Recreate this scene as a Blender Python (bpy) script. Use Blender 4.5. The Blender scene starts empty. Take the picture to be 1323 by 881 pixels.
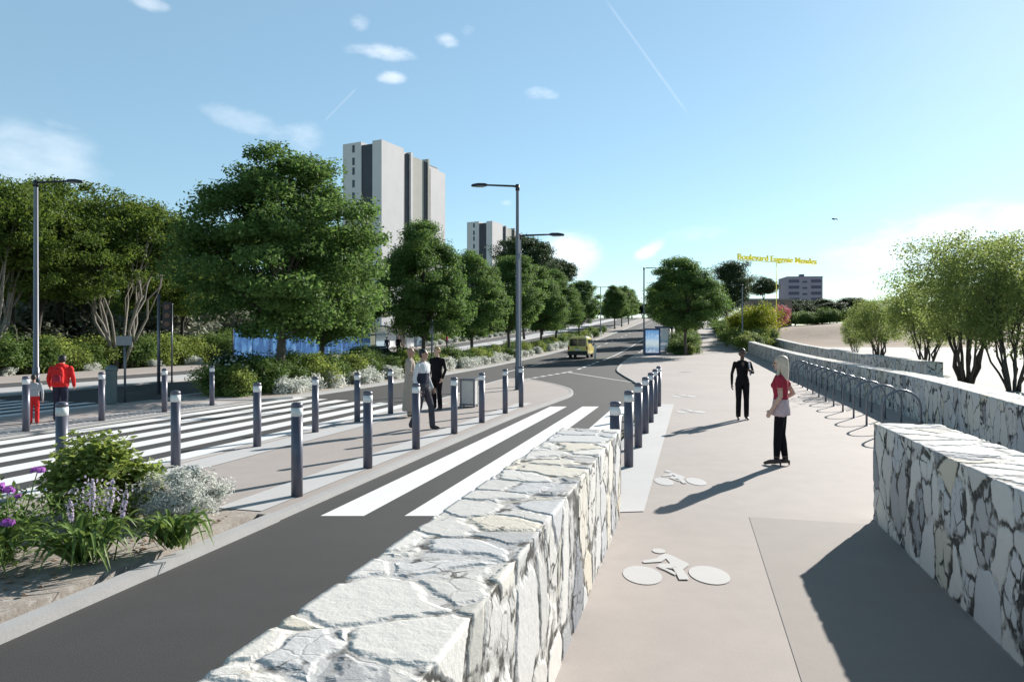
import bpy, bmesh, math, random
import numpy as np
from mathutils import Vector, Matrix, kdtree
from bisect import bisect_right

C = bpy.context.scene.collection
SC = bpy.context.scene
PI = math.pi
R = math.radians
TH = math.atan(.2586)
CT, ST = math.cos(TH), math.sin(TH)
HZ, FPX, CX = 438.0, 900.0, 661.5
CAMZ = 2.0

# ------------------------------------------------------------------ terrain
ST_U = [-40, -20, -10] + list(range(0, 140, 4)) + list(range(140, 300, 10)) + [300, 340, 400, 500, 700, 1000, 1600]


def _slope(y):
    if y < 25: return 0.0
    if y < 80: return .04 * (y - 25) / 55
    if y < 120: return .04 + .012 * (y - 80) / 40
    if y < 240: return .052
    if y < 300: return .052 * (300 - y) / 60
    return 0.0


_prof = [0.0]
for i in range(1, 1700): _prof.append(_prof[-1] + _slope(i - .5))
ST_Z = [_prof[int(min(1699, max(0, .968 * u + 2)))] for u in ST_U]


def zt(u):
    if u <= ST_U[0]: return ST_Z[0]
    if u >= ST_U[-1]: return ST_Z[-1]
    i = bisect_right(ST_U, u) - 1
    t = (u - ST_U[i]) / (ST_U[i + 1] - ST_U[i])
    return ST_Z[i] + t * (ST_Z[i + 1] - ST_Z[i])


def W(u, v, dz=0.0):
    return Vector((u * ST + v * CT, u * CT - v * ST, zt(u) + dz))


def UV(x, y):
    return (x * ST + y * CT, x * CT - y * ST)


def on_ray_v(px, v):
    """ground point with lateral offset v on the viewing direction px (column only)"""
    k = (px - CX) / FPX
    Y = (v / CT) / (k - ST / CT)
    X = k * Y
    u, vv = UV(X, Y)
    return u, vv


def gxy(px, Y):
    X = (px - CX) / FPX * Y
    return X, Y, zt(UV(X, Y)[0])


# ------------------------------------------------------------------ node helpers
def nmat(name):
    m = bpy.data.materials.new(name); m.use_nodes = True
    nt = m.node_tree; nt.nodes.clear()
    out = nt.nodes.new('ShaderNodeOutputMaterial')
    return m, nt, out


def N(nt, typ, **kw):
    n = nt.nodes.new(typ)
    for k, v in kw.items():
        if k.startswith('i_'):
            n.inputs[k[2:].replace('_', ' ')].default_value = v
        else:
            setattr(n, k, v)
    return n


def L(nt, a, b): nt.links.new(a, b)


def ramp(nt, src, stops, interp='LINEAR'):
    r = nt.nodes.new('ShaderNodeValToRGB'); r.color_ramp.interpolation = interp
    e = r.color_ramp.elements
    while len(e) < len(stops): e.new(.5)
    for el, (p, c) in zip(e, stops):
        el.position = p; el.color = (*c, 1) if len(c) == 3 else c
    nt.links.new(src, r.inputs[0]); return r.outputs[0]


def math_(nt, op, a, b=None, clamp=False):
    n = nt.nodes.new('ShaderNodeMath'); n.operation = op; n.use_clamp = clamp
    for i, x in enumerate((a, b)):
        if x is None: continue
        if isinstance(x, (int, float)): n.inputs[i].default_value = x
        else: nt.links.new(x, n.inputs[i])
    return n.outputs[0]


def mixc(nt, f, a, b):
    n = nt.nodes.new('ShaderNodeMix'); n.data_type = 'RGBA'
    for s, x in ((n.inputs[0], f), (n.inputs[6], a), (n.inputs[7], b)):
        if isinstance(x, (int, float)): s.default_value = x
        elif isinstance(x, tuple): s.default_value = (*x, 1) if len(x) == 3 else x
        else: nt.links.new(x, s)
    return n.outputs[2]


def noise(nt, vec, scale, detail=4, rough=.55):
    n = N(nt, 'ShaderNodeTexNoise'); n.inputs['Scale'].default_value = scale
    n.inputs['Detail'].default_value = detail; n.inputs['Roughness'].default_value = rough
    if vec is not None: L(nt, vec, n.inputs['Vector'])
    return n.outputs['Fac']


def ground_mat(name, col, var=.12, rough=.9, fine=60, bump=.15, spots=None, big=.35):
    m, nt, out = nmat(name)
    tc = N(nt, 'ShaderNodeTexCoord').outputs['Object']
    b = N(nt, 'ShaderNodeBsdfPrincipled'); b.inputs['Roughness'].default_value = rough
    n1 = noise(nt, tc, big, 5, .6); n2 = noise(nt, tc, fine, 3, .7); n3 = noise(nt, tc, 3.1, 5, .65)
    s = math_(nt, 'ADD', math_(nt, 'MULTIPLY', n1, .45), math_(nt, 'ADD', math_(nt, 'MULTIPLY', n2, .3), math_(nt, 'MULTIPLY', n3, .25)))
    lo = tuple(c * (1 - var * 2.2) for c in col); hi = tuple(min(1, c * (1 + var * 2.2)) for c in col)
    c = ramp(nt, s, [(.3, lo), (.7, hi)])
    if spots:
        sp = noise(nt, tc, spots[0], 4, .7)
        c = mixc(nt, ramp(nt, sp, [(spots[1], (0, 0, 0)), (spots[1] + .08, (1, 1, 1))]), c, spots[2])
    L(nt, c, b.inputs['Base Color'])
    bp = N(nt, 'ShaderNodeBump'); bp.inputs['Strength'].default_value = bump; bp.inputs['Distance'].default_value = .01
    L(nt, n2, bp.inputs['Height']); L(nt, bp.outputs[0], b.inputs['Normal'])
    L(nt, b.outputs[0], out.inputs[0]); return m


def plain(name, col, rough=.5, metal=0.0, var=.06, scale=8, emit=0, spec=.5, coat=0):
    m, nt, out = nmat(name)
    tc = N(nt, 'ShaderNodeTexCoord').outputs['Object']
    b = N(nt, 'ShaderNodeBsdfPrincipled'); b.inputs['Roughness'].default_value = rough; b.inputs['Metallic'].default_value = metal
    b.inputs['Specular IOR Level'].default_value = spec
    b.inputs['Coat Weight'].default_value = coat
    n = noise(nt, tc, scale, 4, .6)
    c = ramp(nt, n, [(.3, tuple(x * (1 - var) for x in col)), (.7, tuple(min(1, x * (1 + var)) for x in col))])
    L(nt, c, b.inputs['Base Color'])
    if emit:
        L(nt, c, b.inputs['Emission Color']); b.inputs['Emission Strength'].default_value = emit
    if 'cloth' in name or name == 'red_bright':
        mpx = N(nt, 'ShaderNodeMapping'); mpx.inputs['Scale'].default_value = (1, 1, .45); L(nt, tc, mpx.inputs['Vector'])
        fo_ = noise(nt, mpx.outputs[0], 9, 3, .5)
        bp = N(nt, 'ShaderNodeBump'); bp.inputs['Strength'].default_value = .7; bp.inputs['Distance'].default_value = .06
        L(nt, fo_, bp.inputs['Height']); L(nt, bp.outputs[0], b.inputs['Normal'])
    L(nt, b.outputs[0], out.inputs[0]); return m


def leaf_mat(name, cols, trans=.35, rough=.55, tcol=None):
    m, nt, out = nmat(name)
    g = N(nt, 'ShaderNodeNewGeometry'); oi = N(nt, 'ShaderNodeObjectInfo')
    tc = N(nt, 'ShaderNodeTexCoord').outputs['Object']
    n = noise(nt, tc, .9, 3, .6)
    f = math_(nt, 'ADD', math_(nt, 'MULTIPLY', g.outputs['Random Per Island'], .55), math_(nt, 'ADD', math_(nt, 'MULTIPLY', n, .5), math_(nt, 'MULTIPLY', oi.outputs['Random'], .12)))
    k = len(cols)
    c = ramp(nt, f, [(.1 + .85 * i / max(1, k - 1), cc) for i, cc in enumerate(cols)])
    b = N(nt, 'ShaderNodeBsdfPrincipled'); b.inputs['Roughness'].default_value = rough
    b.inputs['Specular IOR Level'].default_value = .12
    L(nt, c, b.inputs['Base Color'])
    t = N(nt, 'ShaderNodeBsdfTranslucent')
    hs = N(nt, 'ShaderNodeHueSaturation'); hs.inputs['Saturation'].default_value = 1.1; hs.inputs['Value'].default_value = 1.25
    hs.inputs['Hue'].default_value = .485
    L(nt, c, hs.inputs['Color']); L(nt, hs.outputs[0], t.inputs[0])
    mx = N(nt, 'ShaderNodeMixShader'); mx.inputs[0].default_value = trans
    L(nt, b.outputs[0], mx.inputs[1]); L(nt, t.outputs[0], mx.inputs[2]); L(nt, mx.outputs[0], out.inputs[0])
    return m


def stone_mat(name, scale=2.75):
    m, nt, out = nmat(name)
    tc = N(nt, 'ShaderNodeTexCoord').outputs['Object']
    mp = N(nt, 'ShaderNodeMapping'); mp.inputs['Rotation'].default_value = (0, 0, TH)
    L(nt, tc, mp.inputs['Vector'])
    mp2 = N(nt, 'ShaderNodeMapping'); mp2.inputs['Scale'].default_value = (.85, 1.0, .72); L(nt, mp.outputs[0], mp2.inputs['Vector'])
    dn = N(nt, 'ShaderNodeTexNoise'); dn.inputs['Scale'].default_value = 3.2; dn.inputs['Detail'].default_value = 5
    L(nt, mp2.outputs[0], dn.inputs['Vector'])
    vm = N(nt, 'ShaderNodeVectorMath', operation='SCALE'); vm.inputs['Scale'].default_value = .22; L(nt, dn.outputs['Color'], vm.inputs[0])
    va = N(nt, 'ShaderNodeVectorMath', operation='ADD'); L(nt, mp2.outputs[0], va.inputs[0]); L(nt, vm.outputs[0], va.inputs[1])
    v1 = N(nt, 'ShaderNodeTexVoronoi', feature='DISTANCE_TO_EDGE'); v1.inputs['Scale'].default_value = scale
    v2 = N(nt, 'ShaderNodeTexVoronoi', feature='F1'); v2.inputs['Scale'].default_value = scale
    L(nt, va.outputs[0], v1.inputs['Vector']); L(nt, va.outputs[0], v2.inputs['Vector'])
    # smaller packing stones between the big ones
    v3 = N(nt, 'ShaderNodeTexVoronoi', feature='DISTANCE_TO_EDGE'); v3.inputs['Scale'].default_value = scale * 2.3
    L(nt, va.outputs[0], v3.inputs['Vector'])
    sep = N(nt, 'ShaderNodeSeparateColor'); L(nt, v2.outputs['Color'], sep.inputs[0])
    wid = noise(nt, mp.outputs[0], 2.2, 3, .6)
    # joint threshold varies: joints open and close
    thr = ramp(nt, wid, [(.36, (.004,) * 3), (.5, (.022,) * 3), (.66, (.09,) * 3)])
    d = math_(nt, 'SUBTRACT', v1.outputs['Distance'], thr)
    j1 = ramp(nt, math_(nt, 'MULTIPLY', d, 12), [(0.0, (1,) * 3), (.35, (0,) * 3)])
    small = math_(nt, 'GREATER_THAN', sep.outputs[2], .7)
    d3 = math_(nt, 'SUBTRACT', v3.outputs['Distance'], math_(nt, 'MULTIPLY', thr, .8))
    j3 = math_(nt, 'MULTIPLY', ramp(nt, math_(nt, 'MULTIPLY', d3, 12), [(0.0, (1,) * 3), (.4, (0,) * 3)]), small)
    joint = math_(nt, 'MAXIMUM', j1, j3)
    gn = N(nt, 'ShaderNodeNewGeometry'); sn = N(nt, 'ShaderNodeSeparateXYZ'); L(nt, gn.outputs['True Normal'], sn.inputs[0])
    top_bleach = ramp(nt, sn.outputs[2], [(.55, (0,) * 3), (.8, (1,) * 3)])   # fewer dark joints on upward faces, imitating tops washed out by sun
    bn = math_(nt, 'SUBTRACT', noise(nt, mp.outputs[0], 5.2, 4, .65), math_(nt, 'MULTIPLY', top_bleach, .10))
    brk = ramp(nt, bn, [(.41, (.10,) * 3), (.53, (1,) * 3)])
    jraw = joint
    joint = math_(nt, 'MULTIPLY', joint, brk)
    base = ramp(nt, sep.outputs[0], [(0, (.25, .265, .29)), (.12, (.52, .51, .49)), (.40, (.66, .64, .60)), (.58, (.47, .48, .50)), (.76, (.68, .66, .62)), (.95, (.60, .55, .45)), (1, (.40, .40, .38))])
    grain = noise(nt, mp.outputs[0], 14, 6, .7)
    veins = noise(nt, va.outputs[0], 4.5, 7, .75)
    base2 = mixc(nt, ramp(nt, grain, [(.28, (.28,) * 3), (.50, (0,) * 3)]), base, (.38, .38, .39))
    base3 = mixc(nt, ramp(nt, veins, [(.62, (0,) * 3), (.72, (.55,) * 3)]), base2, (.33, .28, .18))
    moss = noise(nt, mp.outputs[0], 5.5, 5, .7)
    jc = ramp(nt, moss, [(.4, (.042, .042, .042)), (.6, (.09, .086, .075)), (.72, (.19, .155, .08))])
    col = mixc(nt, joint, base3, jc)
    b = N(nt, 'ShaderNodeBsdfPrincipled'); b.inputs['Roughness'].default_value = .85
    b.inputs['Specular IOR Level'].default_value = .25
    L(nt, col, b.inputs['Base Color'])
    h = math_(nt, 'ADD', math_(nt, 'MULTIPLY', math_(nt, 'SUBTRACT', 1.0, jraw), 1.0), math_(nt, 'ADD', math_(nt, 'MULTIPLY', grain, .25), math_(nt, 'MULTIPLY', sep.outputs[1], .35)))
    bp = N(nt, 'ShaderNodeBump'); bp.inputs['Strength'].default_value = .22; bp.inputs['Distance'].default_value = .01
    L(nt, h, bp.inputs['Height']); L(nt, bp.outputs[0], b.inputs['Normal'])
    rel = ramp(nt, math_(nt, 'MULTIPLY', d, 8), [(0.0, (0,) * 3), (.55, (1,) * 3)], 'EASE')
    hh = math_(nt, 'ADD', math_(nt, 'MULTIPLY', rel, .009), math_(nt, 'ADD', math_(nt, 'MULTIPLY', sep.outputs[1], .004), math_(nt, 'MULTIPLY', grain, .007)))
    dsp = N(nt, 'ShaderNodeDisplacement'); dsp.inputs['Midlevel'].default_value = .012; dsp.inputs['Scale'].default_value = 1.0
    L(nt, hh, dsp.inputs['Height']); L(nt, dsp.outputs[0], out.inputs['Displacement'])
    m.displacement_method = 'BOTH'
    L(nt, b.outputs[0], out.inputs[0]); return m


def glass_mat(name, col, rough=.08, alpha=1.0):
    m, nt, out = nmat(name)
    b = N(nt, 'ShaderNodeBsdfPrincipled'); b.inputs['Base Color'].default_value = (*col, 1); b.inputs['Roughness'].default_value = rough
    b.inputs['Specular IOR Level'].default_value = .6
    if alpha < 1:
        t = N(nt, 'ShaderNodeBsdfTransparent'); mx = N(nt, 'ShaderNodeMixShader'); mx.inputs[0].default_value = alpha
        L(nt, t.outputs[0], mx.inputs[1]); L(nt, b.outputs[0], mx.inputs[2]); L(nt, mx.outputs[0], out.inputs[0])
    else:
        L(nt, b.outputs[0], out.inputs[0])
    return m


M = {}
M['asphalt'] = ground_mat('asphalt', (.046, .046, .046), .10, .88, 90, .25)
M['asphalt_old'] = ground_mat('asphalt_old', (.07, .07, .07), .12, .9, 90, .25)
M['paving'] = ground_mat('paving', (.385, .342, .317), .08, .85, 70, .12, big=.25)
M['paving_grey'] = ground_mat('paving_grey', (.305, .275, .252), .06, .85, 70, .12, big=.25)
M['concrete'] = ground_mat('concrete', (.52, .515, .51), .05, .85, 60, .1)
M['kerbstone'] = ground_mat('kerbstone', (.40, .395, .39), .08, .85, 40, .15)
M['pale_ground'] = ground_mat('pale_ground', (.44, .415, .39), .08, .9, 20, .2, big=.12)
M['sand'] = ground_mat('sand', (.285, .205, .145), .3, .95, 8, .4, big=.13)
M['soil'] = ground_mat('soil', (.33, .29, .25), .25, .95, 30, .6, spots=(9, .55, (.43, .40, .36)))
M['dirt'] = ground_mat('dirt', (.12, .13, .07), .3, .95, 10, .6)
M['paint'] = ground_mat('paint', (.80, .80, .79), .05, .7, 50, .08)
M['paint_worn'] = ground_mat('paint_worn', (.50, .495, .49), .05, .75, 50, .08)
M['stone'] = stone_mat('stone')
M['bollard'] = plain('bollard_metal', (.11, .11, .145), .38, .1, .08, 6)
M['band'] = plain('band_white', (.72, .72, .72), .45)
M['pole'] = plain('pole_paint', (.15, .155, .18), .35, .4, .08, 3)
M['lamp_dark'] = plain('lamp_dark', (.03, .033, .04), .4, .3)
M['lamp_glass'] = plain('lamp_glass', (.5, .52, .5), .2)
M['hoop'] = plain('hoop_steel', (.19, .205, .24), .35, .5)
M['bark'] = plain('bark', (.10, .085, .07), .95, 0, .35, 9)
M['bark_pale'] = plain('bark_pale', (.22, .20, .17), .95, 0, .3, 9)
M['bark_dark'] = plain('bark_dark', (.05, .045, .038), .95, 0, .3, 9)
M['leaf_street'] = leaf_mat('leaf_street', [(.055, .11, .034), (.10, .18, .054), (.165, .25, .085)], .5)
M['leaf_bg'] = leaf_mat('leaf_bg', [(.045, .08, .018), (.09, .145, .034), (.165, .215, .055)], .48)
M['leaf_olive'] = leaf_mat('leaf_olive', [(.10, .15, .05), (.18, .24, .08), (.28, .35, .13)], .58)
M['leaf_pine'] = leaf_mat('leaf_pine', [(.03, .055, .026), (.05, .08, .038), (.075, .11, .05)], .3)
M['leaf_shrub'] = leaf_mat('leaf_shrub', [(.055, .11, .032), (.10, .17, .05), (.165, .235, .075)], .42)
M['leaf_light'] = leaf_mat('leaf_light', [(.13, .19, .05), (.21, .28, .075), (.30, .36, .13)], .5)
M['leaf_silver'] = leaf_mat('leaf_silver', [(.42, .45, .41), (.60, .62, .57), (.76, .77, .73)], .35, .8)
M['leaf_grey'] = leaf_mat('leaf_grey', [(.10, .12, .08), (.19, .21, .15), (.30, .31, .25)], .25)
M['leaf_yellow'] = leaf_mat('leaf_yellow', [(.13, .19, .03), (.20, .26, .04), (.28, .24, .04)], .5)
M['leaf_pink'] = leaf_mat('leaf_pink', [(.35, .10, .11), (.50, .18, .18), (.60, .28, .26)], .3)
M['leaf_blade'] = leaf_mat('leaf_blade', [(.085, .14, .035), (.14, .22, .06), (.22, .30, .10)], .3, .4)
M['petal_purple'] = leaf_mat('petal_purple', [(.30, .08, .36), (.42, .14, .50), (.55, .22, .60)], .3)
M['petal_lilac'] = leaf_mat('petal_lilac', [(.38, .32, .44), (.48, .41, .53), (.56, .50, .58)], .3)
M['facade'] = plain('facade', (.66, .63, .635), .85, 0, .04, .3)
M['facade_dim'] = plain('facade_dim', (.44, .425, .38), .85, 0, .05, .3)
M['facade_dark'] = plain('facade_dark', (.035, .036, .05), .5, 0, .2, .5)
M['pane_dark'] = glass_mat('pane_dark', (.02, .024, .035), .12)
M['pane_car'] = glass_mat('pane_car', (.012, .013, .016), .05)
M['pane_clear'] = glass_mat('pane_clear', (.45, .62, .75), .05, .45)
M['roof_grey'] = plain('roof_grey', (.25, .25, .26), .9)
M['lavender'] = plain('lavender', (.30, .29, .36), .85, 0, .06, .3)
M['lavender_dark'] = plain('lavender_dark', (.085, .085, .14), .6)
M['van_body'] = plain('van_body', (.82, .68, .20), .3, 0, .04, 3, coat=.5)
M['black_plastic'] = plain('black_plastic', (.02, .02, .022), .5)
M['rubber'] = plain('rubber', (.02, .02, .02), .85)
M['rim'] = plain('rim', (.45, .45, .46), .3, .8)
M['tail_red'] = plain('tail_red', (.40, .03, .02), .25)
M['tail_amber'] = plain('tail_amber', (.65, .32, .05), .25)
M['plate'] = plain('plate', (.7, .7, .68), .5)
M['car_dark'] = plain('car_dark', (.018, .019, .024), .22, .3, .04, 3, coat=.6)
M['shelter_blue'] = plain('shelter_blue', (.03, .07, .16), .4, .2)
M['shelter_grey'] = plain('shelter_grey', (.25, .25, .27), .4, .3)
M['white_panel'] = plain('white_panel', (.72, .73, .74), .5)
M['brown_panel'] = plain('brown_panel', (.22, .17, .14), .6)
M['hoard_post'] = plain('hoard_post', (.06, .08, .13), .5, .2)
M['sign_back'] = plain('sign_back', (.22, .22, .24), .4, .4)
M['bin_grey'] = plain('bin_grey', (.50, .50, .50), .4, .3)
M['bin_green'] = plain('bin_green', (.13, .17, .17), .5)
M['signal_black'] = plain('signal_black', (.025, .026, .028), .5)
M['signal_lens'] = plain('signal_lens', (.12, .03, .02), .2)
M['sign_yellow'] = plain('sign_yellow', (.92, .84, .10), .5, emit=.10)  # slight emission added to brighten letters turned away from the sun
M['skin'] = plain('skin', (.52, .33, .25), .55, 0, .05, 12)
M['skin_dark'] = plain('skin_dark', (.085, .045, .03), .5, 0, .06, 12)
M['skin_mid'] = plain('skin_mid', (.36, .21, .15), .55, 0, .05, 12)
M['hair_blond'] = plain('hair_blond', (.56, .45, .35), .55, 0, .18, 26)
M['hair_gold'] = plain('hair_gold', (.34, .22, .08), .6, 0, .18, 26)
M['hair_black'] = plain('hair_black', (.012, .010, .010), .5, 0, .2, 26)
M['red_cloth'] = plain('red_cloth', (.33, .032, .055), .85, 0, .15, 14, spec=.12)
M['red_bright'] = plain('red_bright', (.60, .03, .03), .8, 0, .15, 10, spec=.12)
M['pink_cloth'] = plain('pink_cloth', (.52, .40, .42), .9, 0, .1, 18, spec=.12)
M['black_cloth'] = plain('black_cloth', (.009, .008, .010), .8, 0, .2, 12, spec=.12)
M['navy_cloth'] = plain('navy_cloth', (.03, .033, .055), .85, 0, .2, 12, spec=.12)
M['grey_cloth'] = plain('grey_cloth', (.065, .063, .075), .9, 0, .15, 12, spec=.12)
M['white_cloth'] = plain('white_cloth', (.62, .62, .64), .9, 0, .06, 12, spec=.12)
M['beige_cloth'] = plain('beige_cloth', (.38, .32, .27), .9, 0, .08, 12, spec=.12)
M['lightgrey_cloth'] = plain('lightgrey_cloth', (.38, .38, .40), .9, 0, .08, 12, spec=.12)
M['shoe_brown'] = plain('shoe_brown', (.05, .035, .03), .4)
M['eye'] = plain('eye', (.02, .02, .02), .2)
M['lip'] = plain('lip', (.35, .10, .09), .5)
M['book_grey'] = plain('book_grey', (.20, .22, .27), .5)
M['bird'] = plain('bird', (.05, .05, .055), .8)

m, nt, out = nmat('hoarding_print')       # blue printed sheeting of a site hoarding
tc = N(nt, 'ShaderNodeTexCoord').outputs['Object']
mpp = N(nt, 'ShaderNodeMapping'); mpp.inputs['Scale'].default_value = (1, 1, .35); L(nt, tc, mpp.inputs['Vector'])
nn = noise(nt, mpp.outputs[0], 1.6, 5, .6)
c = ramp(nt, nn, [(.32, (.03, .11, .30)), (.5, (.07, .24, .56)), (.62, (.18, .44, .75)), (.72, (.48, .68, .85))])
b = N(nt, 'ShaderNodeBsdfPrincipled'); b.inputs['Roughness'].default_value = .35; L(nt, c, b.inputs['Base Color'])
t = N(nt, 'ShaderNodeBsdfTranslucent'); L(nt, c, t.inputs[0]); mx = N(nt, 'ShaderNodeMixShader'); mx.inputs[0].default_value = .55
L(nt, b.outputs[0], mx.inputs[1]); L(nt, t.outputs[0], mx.inputs[2]); L(nt, mx.outputs[0], out.inputs[0]); M['hoarding'] = m

m, nt, out = nmat('poster_print')         # backlit poster: pale blue sky over a pale townscape
tc = N(nt, 'ShaderNodeTexCoord').outputs['Generated']
sx = N(nt, 'ShaderNodeSeparateXYZ'); L(nt, tc, sx.inputs[0])
base = ramp(nt, sx.outputs[2], [(0, (.55, .60, .70)), (.18, (.22, .36, .55)), (.3, (.55, .66, .72)), (.42, (.72, .78, .78)), (.65, (.36, .58, .85)), (1, (.12, .32, .66))])
cl = noise(nt, tc, 5, 5, .6)
c = mixc(nt, ramp(nt, cl, [(.5, (0,) * 3), (.66, (.8,) * 3)]), base, (.78, .85, .92))
b = N(nt, 'ShaderNodeBsdfPrincipled'); b.inputs['Roughness'].default_value = .25; L(nt, c, b.inputs['Base Color'])
L(nt, c, b.inputs['Emission Color']); b.inputs['Emission Strength'].default_value = .28
L(nt, b.outputs[0], out.inputs[0]); M['poster'] = m


# ------------------------------------------------------------------ object helpers
def mesh_obj(name, me, parent=None, mats=()):
    o = bpy.data.objects.new(name, me); C.objects.link(o)
    for mm in mats:
        if len(me.materials) < len(mats): me.materials.append(M[mm] if isinstance(mm, str) else mm)
    if parent is not None: o.parent = parent
    return o


def pyobj(name, verts, faces, mat, parent=None, smooth=False):
    me = bpy.data.meshes.new(name); me.from_pydata([tuple(v) for v in verts], [], faces); me.update()
    if smooth: me.polygons.foreach_set('use_smooth', [True] * len(me.polygons))
    return mesh_obj(name, me, parent, (mat,))


def bmobj(name, bm, mat, parent=None, smooth=False, bevel=0):
    bmesh.ops.recalc_face_normals(bm, faces=bm.faces)
    if bevel:
        es = [e for e in bm.edges if len(e.link_faces) == 2 and e.calc_face_angle(0) > .6]
        bmesh.ops.bevel(bm, geom=es, offset=bevel, segments=2, affect='EDGES', profile=.6)
    me = bpy.data.meshes.new(name); bm.to_mesh(me); bm.free()
    if smooth: me.polygons.foreach_set('use_smooth', [True] * len(me.polygons))
    return mesh_obj(name, me, parent, (mat,) if not isinstance(mat, (list, tuple)) else mat)


def thing(name, label, cat, loc=(0, 0, 0), rotz=0.0, group=None):
    o = bpy.data.objects.new(name, None); C.objects.link(o)
    o.location = loc; o.rotation_euler = (0, 0, rotz); o['label'] = label; o['category'] = cat
    o.empty_display_size = .2
    if group: o['group'] = group
    return o


def tag(o, label, cat, group=None):
    o['label'] = label; o['category'] = cat
    if group: o['group'] = group
    return o


def struct(o, kind='structure'):
    o['kind'] = kind; return o


def dup(root, loc, rotz=0.0, label=None, group=None, scale=None):
    r = root.copy(); C.objects.link(r); r.location = loc; r.rotation_euler = (0, 0, rotz)
    if label: r['label'] = label
    if group: r['group'] = group
    if scale: r.scale = scale if isinstance(scale, tuple) else (scale,) * 3
    for ch in list(root.children):
        c_ = ch.copy(); C.objects.link(c_); c_.parent = r
        for g_ in ch.children:
            d_ = g_.copy(); C.objects.link(d_); d_.parent = c_
    return r


def add_box(bm, x0, x1, y0, y1, z0, z1, mat=None):
    vs = [bm.verts.new(p) for p in ((x0, y0, z0), (x1, y0, z0), (x1, y1, z0), (x0, y1, z0), (x0, y0, z1), (x1, y0, z1), (x1, y1, z1), (x0, y1, z1))]
    for f in ((0, 3, 2, 1), (4, 5, 6, 7), (0, 1, 5, 4), (1, 2, 6, 5), (2, 3, 7, 6), (3, 0, 4, 7)):
        bm.faces.new([vs[i] for i in f])
    if mat is not None: bmesh.ops.transform(bm, matrix=mat, verts=vs)
    return vs


def box(name, x0, x1, y0, y1, z0, z1, mat, parent=None, bevel=0, mtx=None):
    bm = bmesh.new(); add_box(bm, x0, x1, y0, y1, z0, z1, mtx); return bmobj(name, bm, mat, parent, bevel=bevel)


def tube_geo(pts, rad, n=8, V=None, F=None, caps=True):
    V = [] if V is None else V; F = [] if F is None else F
    pts = [Vector(p) for p in pts]
    if not isinstance(rad, (list, tuple)): rad = [rad] * len(pts)
    up = None; base = len(V)
    for i, p in enumerate(pts):
        if i == 0: d = pts[1] - p
        elif i == len(pts) - 1: d = p - pts[i - 1]
        else: d = (pts[i + 1] - p).normalized() + (p - pts[i - 1]).normalized()
        d = d.normalized() if d.length > 1e-9 else Vector((0, 0, 1))
        if up is None:
            up = Vector((1, 0, 0)) if abs(d.x) < .9 else Vector((0, 1, 0))
        a = (up - d * up.dot(d))
        if a.length < 1e-6: a = d.orthogonal()
        a.normalize(); up = a; b_ = d.cross(a)
        for k in range(n):
            t_ = 2 * PI * k / n
            V.append(p + (a * math.cos(t_) + b_ * math.sin(t_)) * rad[i])
    for i in range(len(pts) - 1):
        for k in range(n):
            k2 = (k + 1) % n; o = base + i * n
            F.append((o + k, o + k2, o + n + k2, o + n + k))
    if caps:
        F.append(tuple(base + k for k in reversed(range(n))))
        F.append(tuple(base + (len(pts) - 1) * n + k for k in range(n)))
    return V, F


def tube(name, pts, rad, mat, parent=None, n=10, smooth=True):
    V, F = tube_geo(pts, rad, n); return pyobj(name, V, F, mat, parent, smooth)


def lathe(name, prof, mat, parent=None, n=20, center=(0, 0), smooth=True):
    V, F = [], []
    for r_, z_ in prof:
        for k in range(n):
            V.append((center[0] + r_ * math.cos(2 * PI * k / n), center[1] + r_ * math.sin(2 * PI * k / n), z_))
    for i in range(len(prof) - 1):
        for k in range(n):
            k2 = (k + 1) % n
            F.append((i * n + k, i * n + k2, (i + 1) * n + k2, (i + 1) * n + k))
    F.append(tuple(reversed(range(n)))); F.append(tuple((len(prof) - 1) * n + k for k in range(n)))
    return pyobj(name, V, F, mat, parent, smooth)


def sheet(name, poly, dz, mat, skirt=0.0, kind='structure'):
    """polygon in (u, v) laid on the terrain; cut at the terrain stations so that all sheets share facets"""
    bm = bmesh.new()
    f = bm.faces.new([bm.verts.new((p[0], p[1], 0)) for p in poly])
    if f.normal.z < 0: f.normal_flip()
    us = [p[0] for p in poly]
    for s in ST_U:
        if min(us) + 1e-4 < s < max(us) - 1e-4:
            bmesh.ops.bisect_plane(bm, geom=bm.verts[:] + bm.edges[:] + bm.faces[:], plane_co=(s, 0, 0), plane_no=(1, 0, 0))
    if skirt:
        es = [e for e in bm.edges if e.is_boundary]
        r_ = bmesh.ops.extrude_edge_only(bm, edges=es)
        for v_ in [g for g in r_['geom'] if isinstance(g, bmesh.types.BMVert)]: v_.co.z = -skirt
    bmesh.ops.triangulate(bm, faces=[f_ for f_ in bm.faces if len(f_.verts) > 4])
    for v_ in bm.verts:
        p = W(v_.co.x, v_.co.y, v_.co.z + dz); v_.co = (p.x, p.y, p.z)
    bmesh.ops.recalc_face_normals(bm, faces=bm.faces)
    up = sum(f_.normal.z * f_.calc_area() for f_ in bm.faces)
    if up < 0: bmesh.ops.reverse_faces(bm, faces=bm.faces)
    me = bpy.data.meshes.new(name); bm.to_mesh(me); bm.free()
    o = mesh_obj(name, me, None, (mat,))
    return struct(o, kind)


def densify(line):
    out_ = []
    for (a, b_) in zip(line[:-1], line[1:]):
        ts = [0.0] + sorted((s - a[0]) / (b_[0] - a[0]) for s in ST_U if abs(b_[0] - a[0]) > 1e-6 and 1e-4 < (s - a[0]) / (b_[0] - a[0]) < 1 - 1e-4)
        for t_ in ts: out_.append((a[0] + (b_[0] - a[0]) * t_, a[1] + (b_[1] - a[1]) * t_))
    out_.append(line[-1]); return out_


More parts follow.
